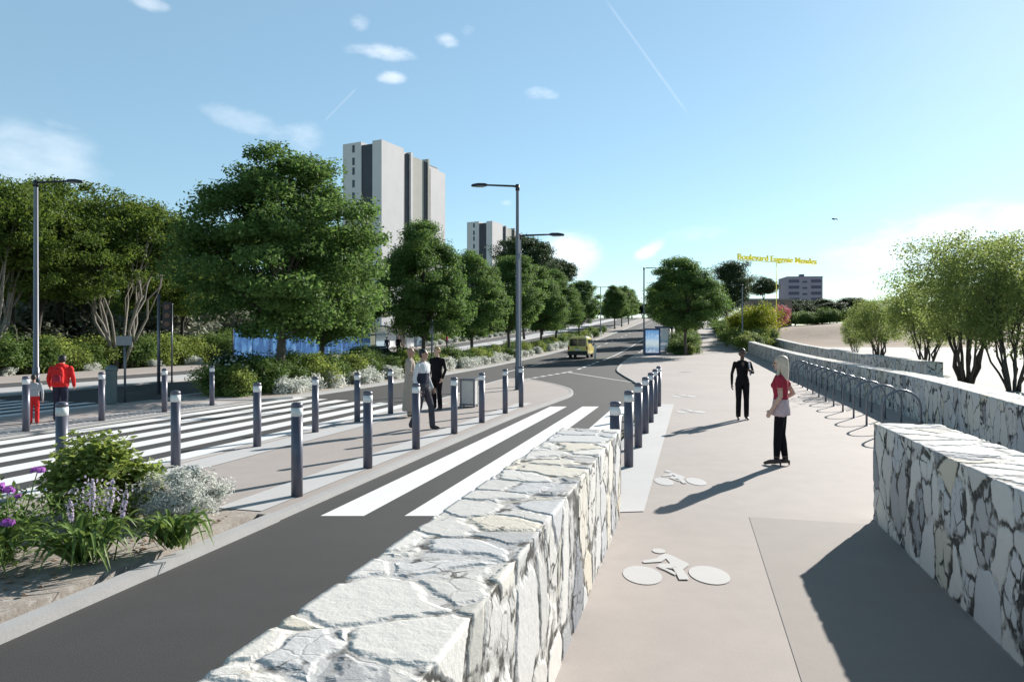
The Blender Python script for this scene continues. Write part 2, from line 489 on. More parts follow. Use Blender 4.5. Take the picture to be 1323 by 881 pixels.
def smoothline(pts, n=6):
    out_ = []
    P = [pts[0]] + list(pts) + [pts[-1]]
    for i in range(1, len(P) - 2):
        p0, p1, p2, p3 = P[i - 1], P[i], P[i + 1], P[i + 2]
        for k in range(n):
            t_ = k / n
            q = []
            for a in (0, 1):
                q.append(.5 * (2 * p1[a] + (p2[a] - p0[a]) * t_ + (2 * p0[a] - 5 * p1[a] + 4 * p2[a] - p3[a]) * t_ ** 2 + (-p0[a] + 3 * p1[a] - 3 * p2[a] + p3[a]) * t_ ** 3))
            out_.append(tuple(q))
    out_.append(tuple(pts[-1])); return out_


def kerb_line(line, width, top, bottom, mat='kerbstone', name='kerb'):
    """kerb stones along a line in (u, v); width to the left of the walking direction"""
    line = densify(line); V, F = [], []
    nrm = []
    for i in range(len(line)):
        a = line[max(0, i - 1)]; b_ = line[min(len(line) - 1, i + 1)]
        d = Vector((b_[0] - a[0], b_[1] - a[1])); d = d.normalized() if d.length else Vector((1, 0))
        nrm.append(Vector((-d.y, d.x)))
    for (u, v), n_ in zip(line, nrm):
        q = (u + n_.x * width, v + n_.y * width)
        ch = .015
        q1 = (u + n_.x * ch, v + n_.y * ch)
        V += [W(u, v, bottom), W(u, v, top - ch), W(*q1, top), W(*q, top), W(*q, bottom)]
    for i in range(len(line) - 1):
        for k in range(4):
            a = i * 5 + k; F.append((a, a + 1, a + 6, a + 5))
    F.append((0, 1, 2, 3, 4)); e = (len(line) - 1) * 5; F.append((e + 4, e + 3, e + 2, e + 1, e))
    bm = bmesh.new()
    vs = [bm.verts.new(p) for p in V]
    for f in F: bm.faces.new([vs[i] for i in f])
    return struct(bmobj(name, bm, mat))


# ------------------------------------------------------------------ ground and roads
RD = -.065
us_g = [-40] + [x for x in ST_U if x > -40]
vs_g = [-1200, -500, -250, -150, -100, -70, -50, -36] + list(range(-30, 8, 6)) + [10, 14, 18, 22, 27, 32, 37, 42, 47, 52, 60, 70, 80, 95, 110, 130, 160, 220, 350, 700, 1200]


def bank(u, v):
    if v < 7 or u < 80: return 0
    t_ = min(1, max(0, (u - 84) / 27)); s_ = t_ * t_ * (3 - 2 * t_)
    e_ = min(1, max(0, (v - 7) / 9)); e_ = e_ * e_ * (3 - 2 * e_)
    top = 4.45 + .18 * math.sin(v * .31) + .12 * math.sin(v * .83 + 1) + .15 * math.sin(u * .25 + v * .1)
    return (top - zt(u)) * s_ * e_


gus = sorted(set(us_g + list(range(76, 130, 2))))
V, F, mi = [], [], []
for u in gus:
    for v in vs_g:
        p = W(u, v, -.13); p.z += bank(u, v); V.append(p)
nv = len(vs_g)
for i in range(len(gus) - 1):
    for j in range(nv - 1):
        F.append((i * nv + j, i * nv + j + 1, (i + 1) * nv + j + 1, (i + 1) * nv + j))
        uc, vc = gus[i] + .5, .5 * (vs_g[j] + vs_g[j + 1])
        mi.append(2 if (vc > 6 and uc > 83) else (1 if vc > 4 and uc <= 83 else 0))
me = bpy.data.meshes.new('ground'); me.from_pydata([tuple(p) for p in V], [], F); me.update()
for k in ('dirt', 'pale_ground', 'sand'): me.materials.append(M[k])
me.polygons.foreach_set('material_index', mi); me.polygons.foreach_set('use_smooth', [True] * len(F))
bmx = bmesh.new(); bmx.from_mesh(me); bmesh.ops.recalc_face_normals(bmx, faces=bmx.faces)
if sum(f.normal.z for f in bmx.faces) < 0: bmesh.ops.reverse_faces(bmx, faces=bmx.faces)
bmx.to_mesh(me); bmx.free()
struct(mesh_obj('ground', me))

sheet('road', [(-38, -13.75), (300, -13.75), (300, -4.6), (-38, -.9)], RD, 'asphalt')
sheet('second_road', [(-38, -24.05), (300, -24.05), (300, -17.25), (-38, -17.25)], RD, 'asphalt')
sheet('service_lane', [(-38, -31.05), (300, -31.05), (300, -27.45), (-38, -27.45)], RD, 'asphalt_old')

# promenade with its flare towards the side road
flare = smoothline([(22, -1.2), (27, -1.55), (32.4, -2.4), (38, -3.5), (43, -4.35), (50, -4.8), (58, -4.95)], 5)
prom = [(-36, -.95), (7.85, -.95), (7.85, -1.2)] + flare + [(72, -5), (300, -5), (300, 4.3), (72, 5.2), (40, 5.6), (23, 5.7), (11, 4.7), (0, 3.7), (-36, 3.7)]
sheet('promenade', prom, 0, 'paving', .12)
kerb_line([(300, -5), (72, -5)] + flare[::-1] + [(7.9, -1.2)], .14, .006, -.1)
# pavement panel and white strips
sheet('paving_panel', [(-36, .62), (8.25, .62), (8.25, 1.93), (-36, 1.93)], .004, 'paving_grey')
sheet('paving_strip', [(8.0, -1.05), (21.9, -1.05), (21.9, -.54), (8.2, -.54)], .008, 'concrete')

# traffic island between the lane and the road
tip_r = smoothline([(7.0, -4.68), (12, -4.68), (18, -4.62), (22.6, -4.4), (25, -4.35), (27.3, -4.75), (29.5, -5.6), (31.6, -6.7), (33.2, -7.7), (33.9, -8.5), (33.0, -8.95)], 5)
edge_l = smoothline([(33.0, -8.95), (29, -8.75), (25, -8.3), (21, -8.08), (14, -8.05), (7.0, -8.05)], 4)
sheet('traffic_island', tip_r + edge_l[1:], 0, 'paving', .1)
kerb_line(tip_r + edge_l[1:], .13, .006, -.1)
sheet('paving_strip', [(7.1, -5.45), (21.2, -5.25), (21.2, -4.84), (7.1, -4.84)], .008, 'concrete')
sheet('paving_strip', [(7.1, -7.9), (20.5, -7.9), (20.5, -7.3), (7.1, -7.3)], .008, 'concrete')
# planting bed in the foreground
bed = [(-36, -4.82), (6.99, -4.82), (6.99, -7.95), (-36, -7.95)]
sheet('planting_bed', bed, .014, 'soil', .15)
kerb_line([(-36, -4.68), (6.99, -4.68)], .15, .02, -.1)
kerb_line([(6.98, -8.1), (-36, -8.1)], .16, .05, -.1)
# median between the two roads
sheet('refuge_island', [(8.5, -17.2), (19.2, -17.2), (20.0, -16), (20.3, -14.8), (19.8, -13.75), (8.5, -13.75)], 0, 'paving', .1)
kerb_line([(8.5, -13.74), (19.8, -13.74)], -.13, .006, -.1)
kerb_line([(8.5, -17.22), (19.2, -17.22)], .13, .006, -.1)
sheet('median_bed', [(20.4, -14.2), (21.5, -13.85), (300, -13.85), (300, -17.1), (20.4, -17.1)], .01, 'soil', .12)
sheet('median_bed', [(-36, -13.85), (8.4, -13.85), (8.4, -17.1), (-36, -17.1)], .01, 'soil', .12)
kerb_line([(300, -13.74), (21.4, -13.74), (20.3, -14.2), (20.0, -15.6), (20.3, -17.0), (21, -17.22), (300, -17.22)], -.42, .02, -.1)
# far pavements
sheet('pavement', [(-36, -27.4), (300, -27.4), (300, -24.1), (-36, -24.1)], 0, 'concrete', .1)
sheet('pavement', [(-36, -36), (300, -36), (300, -31.1), (-36, -31.1)], 0, 'paving', .1)
# tactile ribs on the refuge
sheet('tactile_paving', [(9, -14.9), (19.2, -14.9), (19.2, -13.95), (9, -13.95)], .004, 'concrete')
bm = bmesh.new()
for i in range(50):
    u0 = 10.5 + i * .16
    pts = [W(u0, -14.75, .005), W(u0 + .05, -14.75, .005), W(u0 + .05, -14.05, .005), W(u0, -14.05, .005)]
    lo = [bm.verts.new(p) for p in pts]; hi = [bm.verts.new(p + Vector((0, 0, .012))) for p in pts]
    bm.faces.new(hi)
    for k in range(4): bm.faces.new((lo[k], lo[(k + 1) % 4], hi[(k + 1) % 4], hi[k]))
struct(bmobj('tactile_ribs', bm, 'kerbstone'))


# ------------------------------------------------------------------ painted markings
def quad_xy(pts, dz):   # pts in world XY -> (u,v)
    return [UV(*p) for p in pts]


def marks(name, polys, dz, mat, lift=False):
    bm = bmesh.new()
    for poly in polys:
        dz += .0007 if lift else 0
        sub = bmesh.new()
        f = sub.faces.new([sub.verts.new((p[0], p[1], 0)) for p in poly])
        us = [p[0] for p in poly]
        for s in ST_U:
            if min(us) + 1e-4 < s < max(us) - 1e-4:
                bmesh.ops.bisect_plane(sub, geom=sub.verts[:] + sub.edges[:] + sub.faces[:], plane_co=(s, 0, 0), plane_no=(1, 0, 0))
        mp_ = {}
        for v_ in sub.verts:
            mp_[v_] = bm.verts.new(W(v_.co.x, v_.co.y, dz))
        for f_ in sub.faces:
            nf = bm.faces.new([mp_[v_] for v_ in f_.verts]); nf.normal_update()
            if nf.normal.z < 0: nf.normal_flip()
        sub.free()
    me = bpy.data.meshes.new(name); bm.to_mesh(me); bm.free()
    return struct(mesh_obj(name, me, None, (mat,)))


zl = []
for v0 in (-4.2, -3.25, -2.3):
    def uat(Y, v): return (Y + v * ST) / CT
    zl.append([(uat(8.13, v0), v0), (uat(21.3, v0), v0), (uat(21.3, v0 + .49), v0 + .49), (uat(8.13, v0 + .49), v0 + .49)])
marks('crossing_stripes', zl, RD + .004, 'paint')
zl = []
for i in range(6):
    v0 = -13.55 + i * .93
    zl.append([(7.2, v0), (20.6 + .25 * (5 - i), v0), (20.6 + .25 * (5 - i), v0 + .5), (7.2, v0 + .5)])
marks('crossing_stripes', zl, RD + .004, 'paint')
zl = []
for i in range(7):
    v0 = -23.8 + i * .93
    zl.append([(8.5, v0), (18.5, v0), (18.5, v0 + .5), (8.5, v0 + .5)])
marks('crossing_stripes', zl, RD + .004, 'paint')
zl = [[(26 + k * 7, -10.86), (29 + k * 7, -10.86), (29 + k * 7, -10.73), (26 + k * 7, -10.73)] for k in range(26)]
zl += [[(34.2 + k * 1.15, -8.3 + k * .17), (34.9 + k * 1.15, -8.2 + k * .17), (34.9 + k * 1.15, -7.97 + k * .17), (34.2 + k * 1.15, -8.07 + k * .17)] for k in range(7)]
zl += [[(44 + k * 2.2, -7.15), (45.3 + k * 2.2, -7.15), (45.3 + k * 2.2, -6.95), (44 + k * 2.2, -6.95)] for k in range(5)]
zl += [[(56, -7.0), (130, -7.0), (130, -6.88), (56, -6.88)]]
marks('lane_markings', zl, RD + .004, 'paint')
marks('flush_kerb', [[(41.4, -7.3), (33.0, -2.52), (32.75, -2.6), (41.1, -7.45)]], RD + .006, 'kerbstone')


def ell(cx, cy, rx, ry, n=24): return [(cx + rx * math.cos(2 * PI * k / n), cy + ry * math.sin(2 * PI * k / n)) for k in range(n)]


def bike_mark(x, y, s, sy):
    def cv(*pp): return [((a - 625) / 1090 * .87, (520 - b_) / 365) for a, b_ in pp]
    polys = [ell(-.277, .25, .158, .24), ell(.274, .25, .16, .24), ell(-.004, .93, .06, .078, 16),
             cv((590, 240), (640, 218), (690, 215), (745, 245), (842, 318), (838, 335), (735, 382), (652, 345), (640, 270)),
             cv((360, 292), (470, 275), (545, 262), (592, 238), (642, 268), (565, 302), (365, 314)),
             cv((478, 352), (525, 326), (648, 320), (665, 350), (640, 372), (560, 366)),
             cv((478, 354), (558, 367), (632, 410), (622, 436), (600, 428), (545, 388)),
             cv((640, 352), (735, 380), (728, 468), (715, 476), (622, 476), (634, 420))]
    out_ = []
    for pl in polys: out_.append([UV(x + p[0] * s, y + (p[1] - .5) * sy) for p in pl])
    return out_


marks('bicycle_marking', bike_mark(1.39, 6.15, 1.03, .98), .004, 'paint_worn', True)
marks('bicycle_marking', bike_mark(2.36, 10.05, .82, 1.1), .004, 'paint_worn', True)
marks('bicycle_marking', bike_mark(4.9, 19.4, .9, 1.2), .004, 'paint_worn', True)
marks('bicycle_marking', bike_mark(6.0, 24.6, .95, 1.4), .004, 'paint_worn', True)


# ------------------------------------------------------------------ stone walls
def stone_wall(line, thick, h, label, group=None, fine=((-99, .5),)):
    """line = left face in (u, v); fine = (from u, spacing) steps, so that near stones get real relief"""
    def spacing(u):
        sp_ = fine[0][1]
        for a_, b_ in fine:
            if u >= a_ - 1e-6: sp_ = b_
        return sp_
    st = []
    for (a, b_) in zip(line[:-1], line[1:]):
        u = a[0]
        while u < b_[0] - 1e-6:
            t_ = (u - a[0]) / (b_[0] - a[0]); st.append((u, a[1] + (b_[1] - a[1]) * t_)); u += spacing(u)
    st.append(line[-1])
    cs = min(max(.021, min(f_[1] for f_ in fine)), .1)
    nz = max(3, int((h + .2) / cs)); nt_ = max(3, int(thick / cs)); ch = .02
    V, F = [], []
    dirs = []
    for i in range(len(st)):
        a = st[max(0, i - 2)]; b_ = st[min(len(st) - 1, i + 2)]
        d = Vector((b_[0] - a[0], b_[1] - a[1])).normalized(); dirs.append(Vector((-d.y, d.x)))
    per = 2 * nz + nt_ + 1
    for (u, v), n_ in zip(st, dirs):
        for k in range(per):
            if k <= nz: o_, z_ = 0.0, -.2 + (h + .2) * k / nz
            elif k < nz + nt_: o_, z_ = thick * (k - nz) / nt_, h
            else: o_, z_ = thick, h - (h + .2) * (k - nz - nt_) / nz
            V.append(W(u + n_.x * o_, v + n_.y * o_, z_))
    for i in range(len(st) - 1):
        for k in range(per - 1):
            a = i * per + k; F.append((a, a + per, a + per + 1, a + 1))
    # end faces as grids between the left and right columns
    for i, flip in ((0, False), (len(st) - 1, True)):
        grid = []
        for k in range(nz + 1):
            row = []
            for t_ in range(nt_ + 1):
                if t_ == 0: row.append(i * per + k)
                elif t_ == nt_: row.append(i * per + per - 1 - k)
                elif k == nz: row.append(i * per + nz + t_)
                else:
                    row.append(len(V)); (u, v), n_ = st[i], dirs[i]; o_ = thick * t_ / nt_
                    V.append(W(u + n_.x * o_, v + n_.y * o_, -.2 + (h + .2) * k / nz))
            grid.append(row)
        for k in range(nz):
            for t_ in range(nt_):
                q = (grid[k][t_], grid[k][t_ + 1], grid[k + 1][t_ + 1], grid[k + 1][t_]); F.append(q[::-1] if flip else q)
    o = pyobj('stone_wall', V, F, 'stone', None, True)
    bm = bmesh.new(); bm.from_mesh(o.data); bmesh.ops.recalc_face_normals(bm, faces=bm.faces); bm.to_mesh(o.data); bm.free()
    return tag(o, label, 'wall', group)


G_W = 'low dry stone walls along the promenade'
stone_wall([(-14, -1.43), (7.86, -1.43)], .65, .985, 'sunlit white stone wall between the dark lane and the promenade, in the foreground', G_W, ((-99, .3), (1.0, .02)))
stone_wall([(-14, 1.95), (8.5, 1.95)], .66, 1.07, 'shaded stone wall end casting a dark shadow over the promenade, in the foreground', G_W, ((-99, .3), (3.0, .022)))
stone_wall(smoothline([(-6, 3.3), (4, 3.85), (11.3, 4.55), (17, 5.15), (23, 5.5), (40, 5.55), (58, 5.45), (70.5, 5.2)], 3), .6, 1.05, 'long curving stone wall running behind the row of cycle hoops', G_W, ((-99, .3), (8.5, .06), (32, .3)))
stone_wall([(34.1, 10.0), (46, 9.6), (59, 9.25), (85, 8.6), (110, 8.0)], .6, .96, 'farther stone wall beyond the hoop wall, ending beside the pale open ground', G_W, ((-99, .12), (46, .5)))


# ------------------------------------------------------------------ bollards
def make_bollard():
    t_ = thing('bollard', '', 'bollard')
    lathe('post', [(.072, -.05), (.072, 1.02)], 'bollard', t_, 20)
    lathe('reflective_band', [(.0735, 1.02), (.0735, 1.13)], 'band', t_, 20)
    lathe('cap', [(.072, 1.13), (.072, 1.165), (.066, 1.185), (.045, 1.195), (.012, 1.2)], 'bollard', t_, 20)
    return t_


ORD = ['nearest', 'second', 'third', 'fourth', 'fifth', 'sixth', 'seventh', 'eighth']
b0 = make_bollard(); used = [False]


def place_bollard(u, v, label, group):
    if not used[0]:
        used[0] = True; b0.location = W(u, v); b0['label'] = label; b0['group'] = group; return b0
    return dup(b0, W(u, v), random.random() * 6, label, group)


for k, u in enumerate([7.9, 9.9, 11.85, 13.95, 15.95, 18.1, 19.9]):
    place_bollard(u, -4.87, f'dark bollard with white band, {ORD[k]} along the island edge facing the two lane crossing stripes' if k else 'tall dark bollard nearest the white flowering bush, on the lane side of the island', 'bollards along the lane side of the island')
for k, u in enumerate([7.2, 9.23, 11.34, 13.4, 15.33, 17.25]):
    place_bollard(u, -7.82, f'dark bollard with white band, {ORD[k]} along the island edge beside the wide zebra crossing' if k else 'dark bollard rising behind the green bush at the zebra crossing corner', 'bollards along the zebra side of the island')
for k, u in enumerate([9.05, 11.0, 13.0, 15.0, 17.0, 19.0, 21.1]):
    place_bollard(u, -.96, f'dark bollard, {ORD[k]} in the tight row on the white strip beside the cycle path' if k else 'dark bollard half hidden behind the end of the sunlit stone wall', 'bollards on the white strip by the cycle path')
for k, u in enumerate([12.0, 14.0, 16.1, 18.05]):
    place_bollard(u, -14.0, f'dark bollard on the far refuge, {["nearest the child in red trousers", "right of the person in the red jacket", "in front of the tall traffic light pole", "in front of the dark flowering shrub"][k]}', 'bollards along the far refuge island')

# ------------------------------------------------------------------ cycle hoops
hoop_u = [16.0 + 1.62 * k for k in range(13)]
WORDS = ['nearest', 'second nearest', 'third nearest', 'fourth nearest', 'fifth nearest', 'sixth nearest', 'seventh nearest', 'eighth nearest', 'ninth nearest', 'tenth nearest', 'eleventh nearest', 'second farthest', 'farthest']
hp = [(-.36, 0, -.05), (-.36, 0, .55)] + [(-.36 * math.cos(PI * k / 12), 0, .57 + .37 * math.sin(PI * k / 12)) for k in range(13)] + [(.36, 0, .55), (.36, 0, -.05)]
h0 = thing('cycle_hoop', '', 'bike rack', (0, 0, 0), -TH)
tube('hoop_tube', hp, .024, 'hoop', h0, 10)
for k in (-1, 1): lathe('base_plate', [(.07, 0), (.07, .008), (.03, .012)], 'hoop', h0, 14, (.36 * k, 0))
for k, u in enumerate(hoop_u):
    lab = f'{WORDS[k]} grey steel cycle hoop in the row before the long stone wall'
    if k == 0: h0.location = W(u, 4.2); h0['label'] = lab; h0['group'] = 'cycle hoops in a row along the wall'; h0['group'] = 'cycle hoops in a row along the wall'
    else: dup(h0, W(u, 4.2 + .06 * k), -TH, lab, 'cycle hoops in a row along the wall')


# ------------------------------------------------------------------ street lamps
def make_lamp(name, label, loc, H, arm, ang, r0=.10, double=False, group='street lamps along the boulevard'):
    t_ = thing(name, label, 'street lamp', loc, ang, group)
    lathe('pole', [(r0 + .05, -.05), (r0 + .05, .02), (r0, .03), (r0, .9), (r0 * .8, .95), (r0 * .62, H - .05), (r0 * .62, H)], 'pole', t_, 16)
    lathe('collar', [(r0 * .8, H - .22), (r0 * .8, H + .02)], 'lamp_dark', t_, 16)
    for s in ((1,) if not double else (1, -1)):
        a = tube('arm', [(0, 0, H - .06), (s * .2, 0, H - .04), (s * (arm - .45), 0, H + .0)], [.045, .04, .034], 'lamp_dark', t_, 10)
        # flat tapered lantern
        bm = bmesh.new(); rings = []
        for x_, w_, zt_, zb_ in ((arm - .5, .05, .035, -.03), (arm - .4, .11, .06, -.045), (arm - .12, .13, .06, -.06), (arm + .08, .09, .03, -.055), (arm + .14, .04, .0, -.05)):
            rings.append([bm.verts.new((s * x_, y_, H + z_)) for y_, z_ in ((-w_, zb_), (w_, zb_), (w_ * .8, zt_), (-w_ * .8, zt_))])
        for p_, q_ in zip(rings[:-1], rings[1:]):
            for k in range(4): bm.faces.new((p_[k], p_[(k + 1) % 4], q_[(k + 1) % 4], q_[k]))
        bm.faces.new(rings[0]); bm.faces.new(rings[-1])
        hd = bmobj('lantern', bm, 'lamp_dark', t_, bevel=.008)
        box('diffuser', min(s * (arm - .36), s * (arm - .05)), max(s * (arm - .36), s * (arm - .05)), -.09, .09, H - .075, H - .058, 'lamp_glass', hd)
    return t_


x, y, z = gxy(668.6, 27.4); make_lamp('street_lamp', 'tall dark street lamp at the island tip with its arm pointing towards the trees', (x, y, 0), 8.05, 1.68, PI)
x, y, z = gxy(671.3, 29.4); make_lamp('street_lamp', 'shorter lamp just behind the tall island lamp, arm pointing over the side lane', (x, y, z), 6.4, 1.75, 0, .09)
x, y, z = gxy(46.5, 26.5); make_lamp('street_lamp', 'tall grey street lamp behind the person in the red jacket', (x, y, z), 8.0, 1.66, 0, .12)
x, y, z = gxy(832, 66); make_lamp('street_lamp', 'street lamp rising above the blue advertising panel', (x, y, z), 8.15, 1.85, 0)
x, y, z = gxy(959, 71.5); make_lamp('street_lamp', 'thin lamp at the far end of the hoop wall beside the yellow-green tree', (x, y, z), 6.7, 1.2, PI, .09)
x, y, z = gxy(776, 118); make_lamp('street_lamp', 'distant twin-armed lamp in the gap between the median trees', (x, y, z), 8.1, 1.6, 0, double=True)


# ------------------------------------------------------------------ foliage tools
def leaf_mesh(name, P, Nn, size, aspect=.55, rng=None, mat=None):
    """diamond leaves at P with normals Nn"""
    n = len(P)
    up = rng.normal(size=(n, 3)); a = np.cross(Nn, up); a /= np.linalg.norm(a, axis=1, keepdims=True) + 1e-9
    b_ = np.cross(Nn, a)
    s = np.asarray(size).reshape(-1, 1)
    bend = Nn * s * .18
    v0 = P - a * s; v1 = P + b_ * s * aspect - bend; v2 = P + a * s; v3 = P - b_ * s * aspect - bend
    V = np.stack([v0, v1, v2, v3], 1).reshape(-1, 3).astype(np.float32)
    me = bpy.data.meshes.new(name); me.vertices.add(4 * n); me.vertices.foreach_set('co', V.ravel())
    me.loops.add(4 * n); me.loops.foreach_set('vertex_index', np.arange(4 * n, dtype=np.int32))
    me.polygons.add(n); me.polygons.foreach_set('loop_start', np.arange(0, 4 * n, 4, dtype=np.int32))
    me.polygons.foreach_set('loop_total', np.full(n, 4, dtype=np.int32))
    me.update(calc_edges=True); me.validate()
    if mat: me.materials.append(M[mat])
    return me


def unit(rng, n):
    d = rng.normal(size=(n, 3)); return d / np.linalg.norm(d, axis=1, keepdims=True)


def clumps_in(rng, n, R3, center, lobes=5, inner=.45, zcut=-1):
    """clump centres in a lumpy ellipsoid"""
    ld = unit(rng, lobes); la = rng.uniform(.1, .3, lobes)
    out_ = []
    while len(out_) < n:
        d = unit(rng, 1)[0]
        if d[2] < zcut: continue
        rr = rng.uniform(inner ** 3, 1) ** (1 / 3)
        k = .85 + np.sum(la * np.maximum(0, ld @ d) ** 4)
        out_.append(np.array(center) + d * np.array(R3) * rr * k)
    return np.array(out_)


def leaves_on(rng, cc, per, sig, flat, center, upb=.5, outb=.5):
    n = len(cc) * per
    base = np.repeat(cc, per, 0)
    sg = np.repeat(rng.uniform(.7, 1.3, len(cc)), per)[:, None]
    off = np.clip(rng.normal(size=(n, 3)), -1.7, 1.7) * sig * sg; off[:, 2] *= flat
    P = base + off
    o = P - np.array(center); o /= np.linalg.norm(o, axis=1, keepdims=True) + 1e-9
    Nn = unit(rng, n) * .8 + o * outb + np.array([0, 0, upb]); Nn /= np.linalg.norm(Nn, axis=1, keepdims=True)
    return P, Nn


def limb(rng, a, b_, r0, r1, n=5, sag=.15):
    a = np.array(a, float); b_ = np.array(b_, float); d = b_ - a; ln = np.linalg.norm(d)
    pts, rs = [], []
    jit = rng.normal(size=(n + 1, 3)) * ln * (.018 if n > 6 else .03)
    for i in range(n + 1):
        t_ = i / n
        p = a + d * t_ + jit[i] * math.sin(PI * t_)
        p[2] += sag * ln * math.sin(PI * t_) * .6
        pts.append(Vector(p)); rs.append(r0 + (r1 - r0) * t_)
    return pts, rs


def street_tree(seed, H=9.6, rx=3.5, zc=5.45, rz=3.75, trunk_r=.16, nleaf=84000, mat='leaf_street', leaf=.078, bark='bark', fork=2.1):
    rng = np.random.default_rng(seed)
    root = thing('street_tree', '', 'tree')
    V, F = tube_geo([(0, 0, -.2), (.02, 0, .3), (.05, .03, 1.3), (0, .05, fork), (.05, 0, fork + 1.6), (0, 0, zc + rz * .55)], [trunk_r * 1.5, trunk_r * 1.1, trunk_r, trunk_r * .9, trunk_r * .6, trunk_r * .15], 10)
    ncl = 260
    cc = clumps_in(rng, ncl, (rx, rx, rz), (0, 0, zc), 6, .35)
    # flatter underside
    tz = (cc[:, 2] - zc) / rz
    cc[:, :2] *= (1.10 - .42 * np.clip(tz, -.35, 1))[:, None]
    cc[:, 2] = np.maximum(cc[:, 2], zc - rz * .88 + rng.uniform(0, .7, ncl))
    order = rng.permutation(ncl)[:40]
    for i in order:
        e = cc[i]; z0 = fork + rng.uniform(-.2, 1.2)
        pts, rs = limb(rng, (0, .04, min(z0, max(fork - .1, e[2] - .6))), e, trunk_r * .42, .012, 5, .12)
        tube_geo(pts, rs, 6, V, F)
    pyobj('trunk', V, F, bark, root, True)
    P, Nn = leaves_on(rng, cc, nleaf // ncl, .36, .5, (0, 0, zc - 1), .6, .45)
    me = leaf_mesh('crown', P, Nn, rng.uniform(.7, 1.25, len(P)) * leaf, .55, rng, mat)
    mesh_obj('crown', me, root)
    return root


def multistem_tree(seed, name, H, rx, zc, rz, stems, spread, nleaf, mat, leaf, bark, sig=.5, r0=.07, flat=.8, ncl=170):
    rng = np.random.default_rng(seed)
    root = thing(name, '', 'tree')
    cc = clumps_in(rng, ncl, (rx, rx, rz), (0, 0, zc), 7, .35)
    V, F = [], []
    for s in range(stems):
        a = 2 * PI * s / stems + rng.uniform(-.3, .3); rr = rng.uniform(.08, .26)
        sp = spread * rng.uniform(.5, 1.1)
        top = np.array([math.cos(a) * sp, math.sin(a) * sp, zc + rng.uniform(-.3, .5) * rz])
        st = np.array([math.cos(a) * rr, math.sin(a) * rr, -.2])
        pts, rs = limb(rng, st, top, r0 * rng.uniform(.7, 1.2), r0 * .25, 8, .0)
        tube_geo(pts, rs, 8, V, F)
        near = np.argsort(np.linalg.norm(cc - top, axis=1))[:7]
        for j in near:
            k = rng.integers(3, 8)
            p2, r2 = limb(rng, np.array(pts[k]), cc[j], rs[k] * .55, .008, 5, .08)
            tube_geo(p2, r2, 5, V, F)
    pyobj('trunk', V, F, bark, root, True)
    P, Nn = leaves_on(rng, cc, nleaf // ncl, sig, flat, (0, 0, zc - 1), .3, .35)
    me = leaf_mesh('crown', P, Nn, rng.uniform(.6, 1.3, len(P)) * leaf, .4, rng, mat)
    mesh_obj('crown', me, root)
    return root


def shrub(seed, name, rx, h, nleaf, mat, leaf, aspect=.5, ncl=26, sig=.16, cat='shrub', twigs=True, bark='bark', inner=.3):
    rng = np.random.default_rng(seed)
    root = thing(name, '', cat)
    cc = clumps_in(rng, ncl, (rx * .8, rx * .8, h * .55), (0, 0, h * .42), 6, inner)
    cc[:, 2] = np.clip(cc[:, 2], h * .1, None)
    P, Nn = leaves_on(rng, cc, nleaf // ncl, sig, .8, (0, 0, 0), .45, .5)
    P[:, 2] = np.abs(P[:, 2]) + .01
    me = leaf_mesh('foliage', P, Nn, rng.uniform(.65, 1.3, len(P)) * leaf, aspect, rng, mat)
    mesh_obj('foliage', me, root)
    if twigs:
        V, F = [], []
        for j in range(0, ncl):
            pts, rs = limb(rng, rng.normal(size=3) * .03 * np.array([1, 1, 0]), cc[j], .016 * rx / .6, .004, 4, .1)
            tube_geo(pts, rs, 5, V, F)
        pyobj('stem', V, F, bark, root, True)
    return root


def place_many(protos, spots, label, group, rng, smin=.8, smax=1.2, name=None):
    first = [False] * len(protos)
    for i, (u, v) in enumerate(spots):
        k = int(rng.integers(len(protos))); s = float(rng.uniform(smin, smax))
        loc = W(u, v); loc.z += bank(u, v)
        lab = label[k] if isinstance(label, (list, tuple)) else label
        sc = (s * rng.uniform(.9, 1.15), s * rng.uniform(.9, 1.15), s * rng.uniform(.85, 1.1))
        r_ = dup(protos[k], loc, float(rng.uniform(0, 6.28)), lab, group, tuple(float(q) for q in sc))
        if name: r_.name = name


def retire(roots):
    for r_ in roots:
        for ch in list(r_.children):
            for g_ in list(ch.children): bpy.data.objects.remove(g_)
            bpy.data.objects.remove(ch)
        bpy.data.objects.remove(r_)


rs = np.random.default_rng(5)
# ------------------------------------------------------------------ street trees
TS = [street_tree(11), street_tree(12, rx=3.3, zc=5.5, rz=3.7), street_tree(13, rx=3.2, zc=5.4, rz=3.65)]
rows = [  # px of trunk, v, scale, label
    (362, -15.6, 1.0, 0, 'large rounded street tree nearest the zebra crossing, spreading over the shrub bed'),
    (415, -16.6, .80, 1, 'smaller street tree tucked just behind the large rounded one, pale leafy side showing'),
    (548, -15.5, .98, 2, 'round-crowned tree behind the three standing men, below the tall tower'),
    (610, -16.4, .92, 0, 'street tree whose crown shows between the men\'s tree and the tall island lamp'),
    (657, -15.5, 1.0, 1, 'tree directly behind the tall island lamp pole'),
    (699.6, -15.5, .98, 2, 'first median tree to the right of the tall island lamp'),
    (719, -15.5, .98, 0, 'second median tree to the right of the tall island lamp'),
    (748, -15.5, .96, 1, 'last median tree before the gap of sky above the pale van'),
    (794, -15.5, 1.0, 2, 'first distant median tree past the gap, left of the far lamp post'),
    (803, -15.5, 1.0, 0, 'far median tree just before the brow of the road'),
    (812, -15.5, 1.0, 1, 'farthest median tree standing at the brow of the road'),
]
for px, v, s, k, lab in rows:
    u, v = on_ray_v(px, v)
    wf = {362: 1.06, 415: 1.0}.get(px, .84)
    dup(TS[k], W(u, v), float(rs.uniform(0, 6)), lab, 'street trees in the median', (s * wf, s * wf, s))
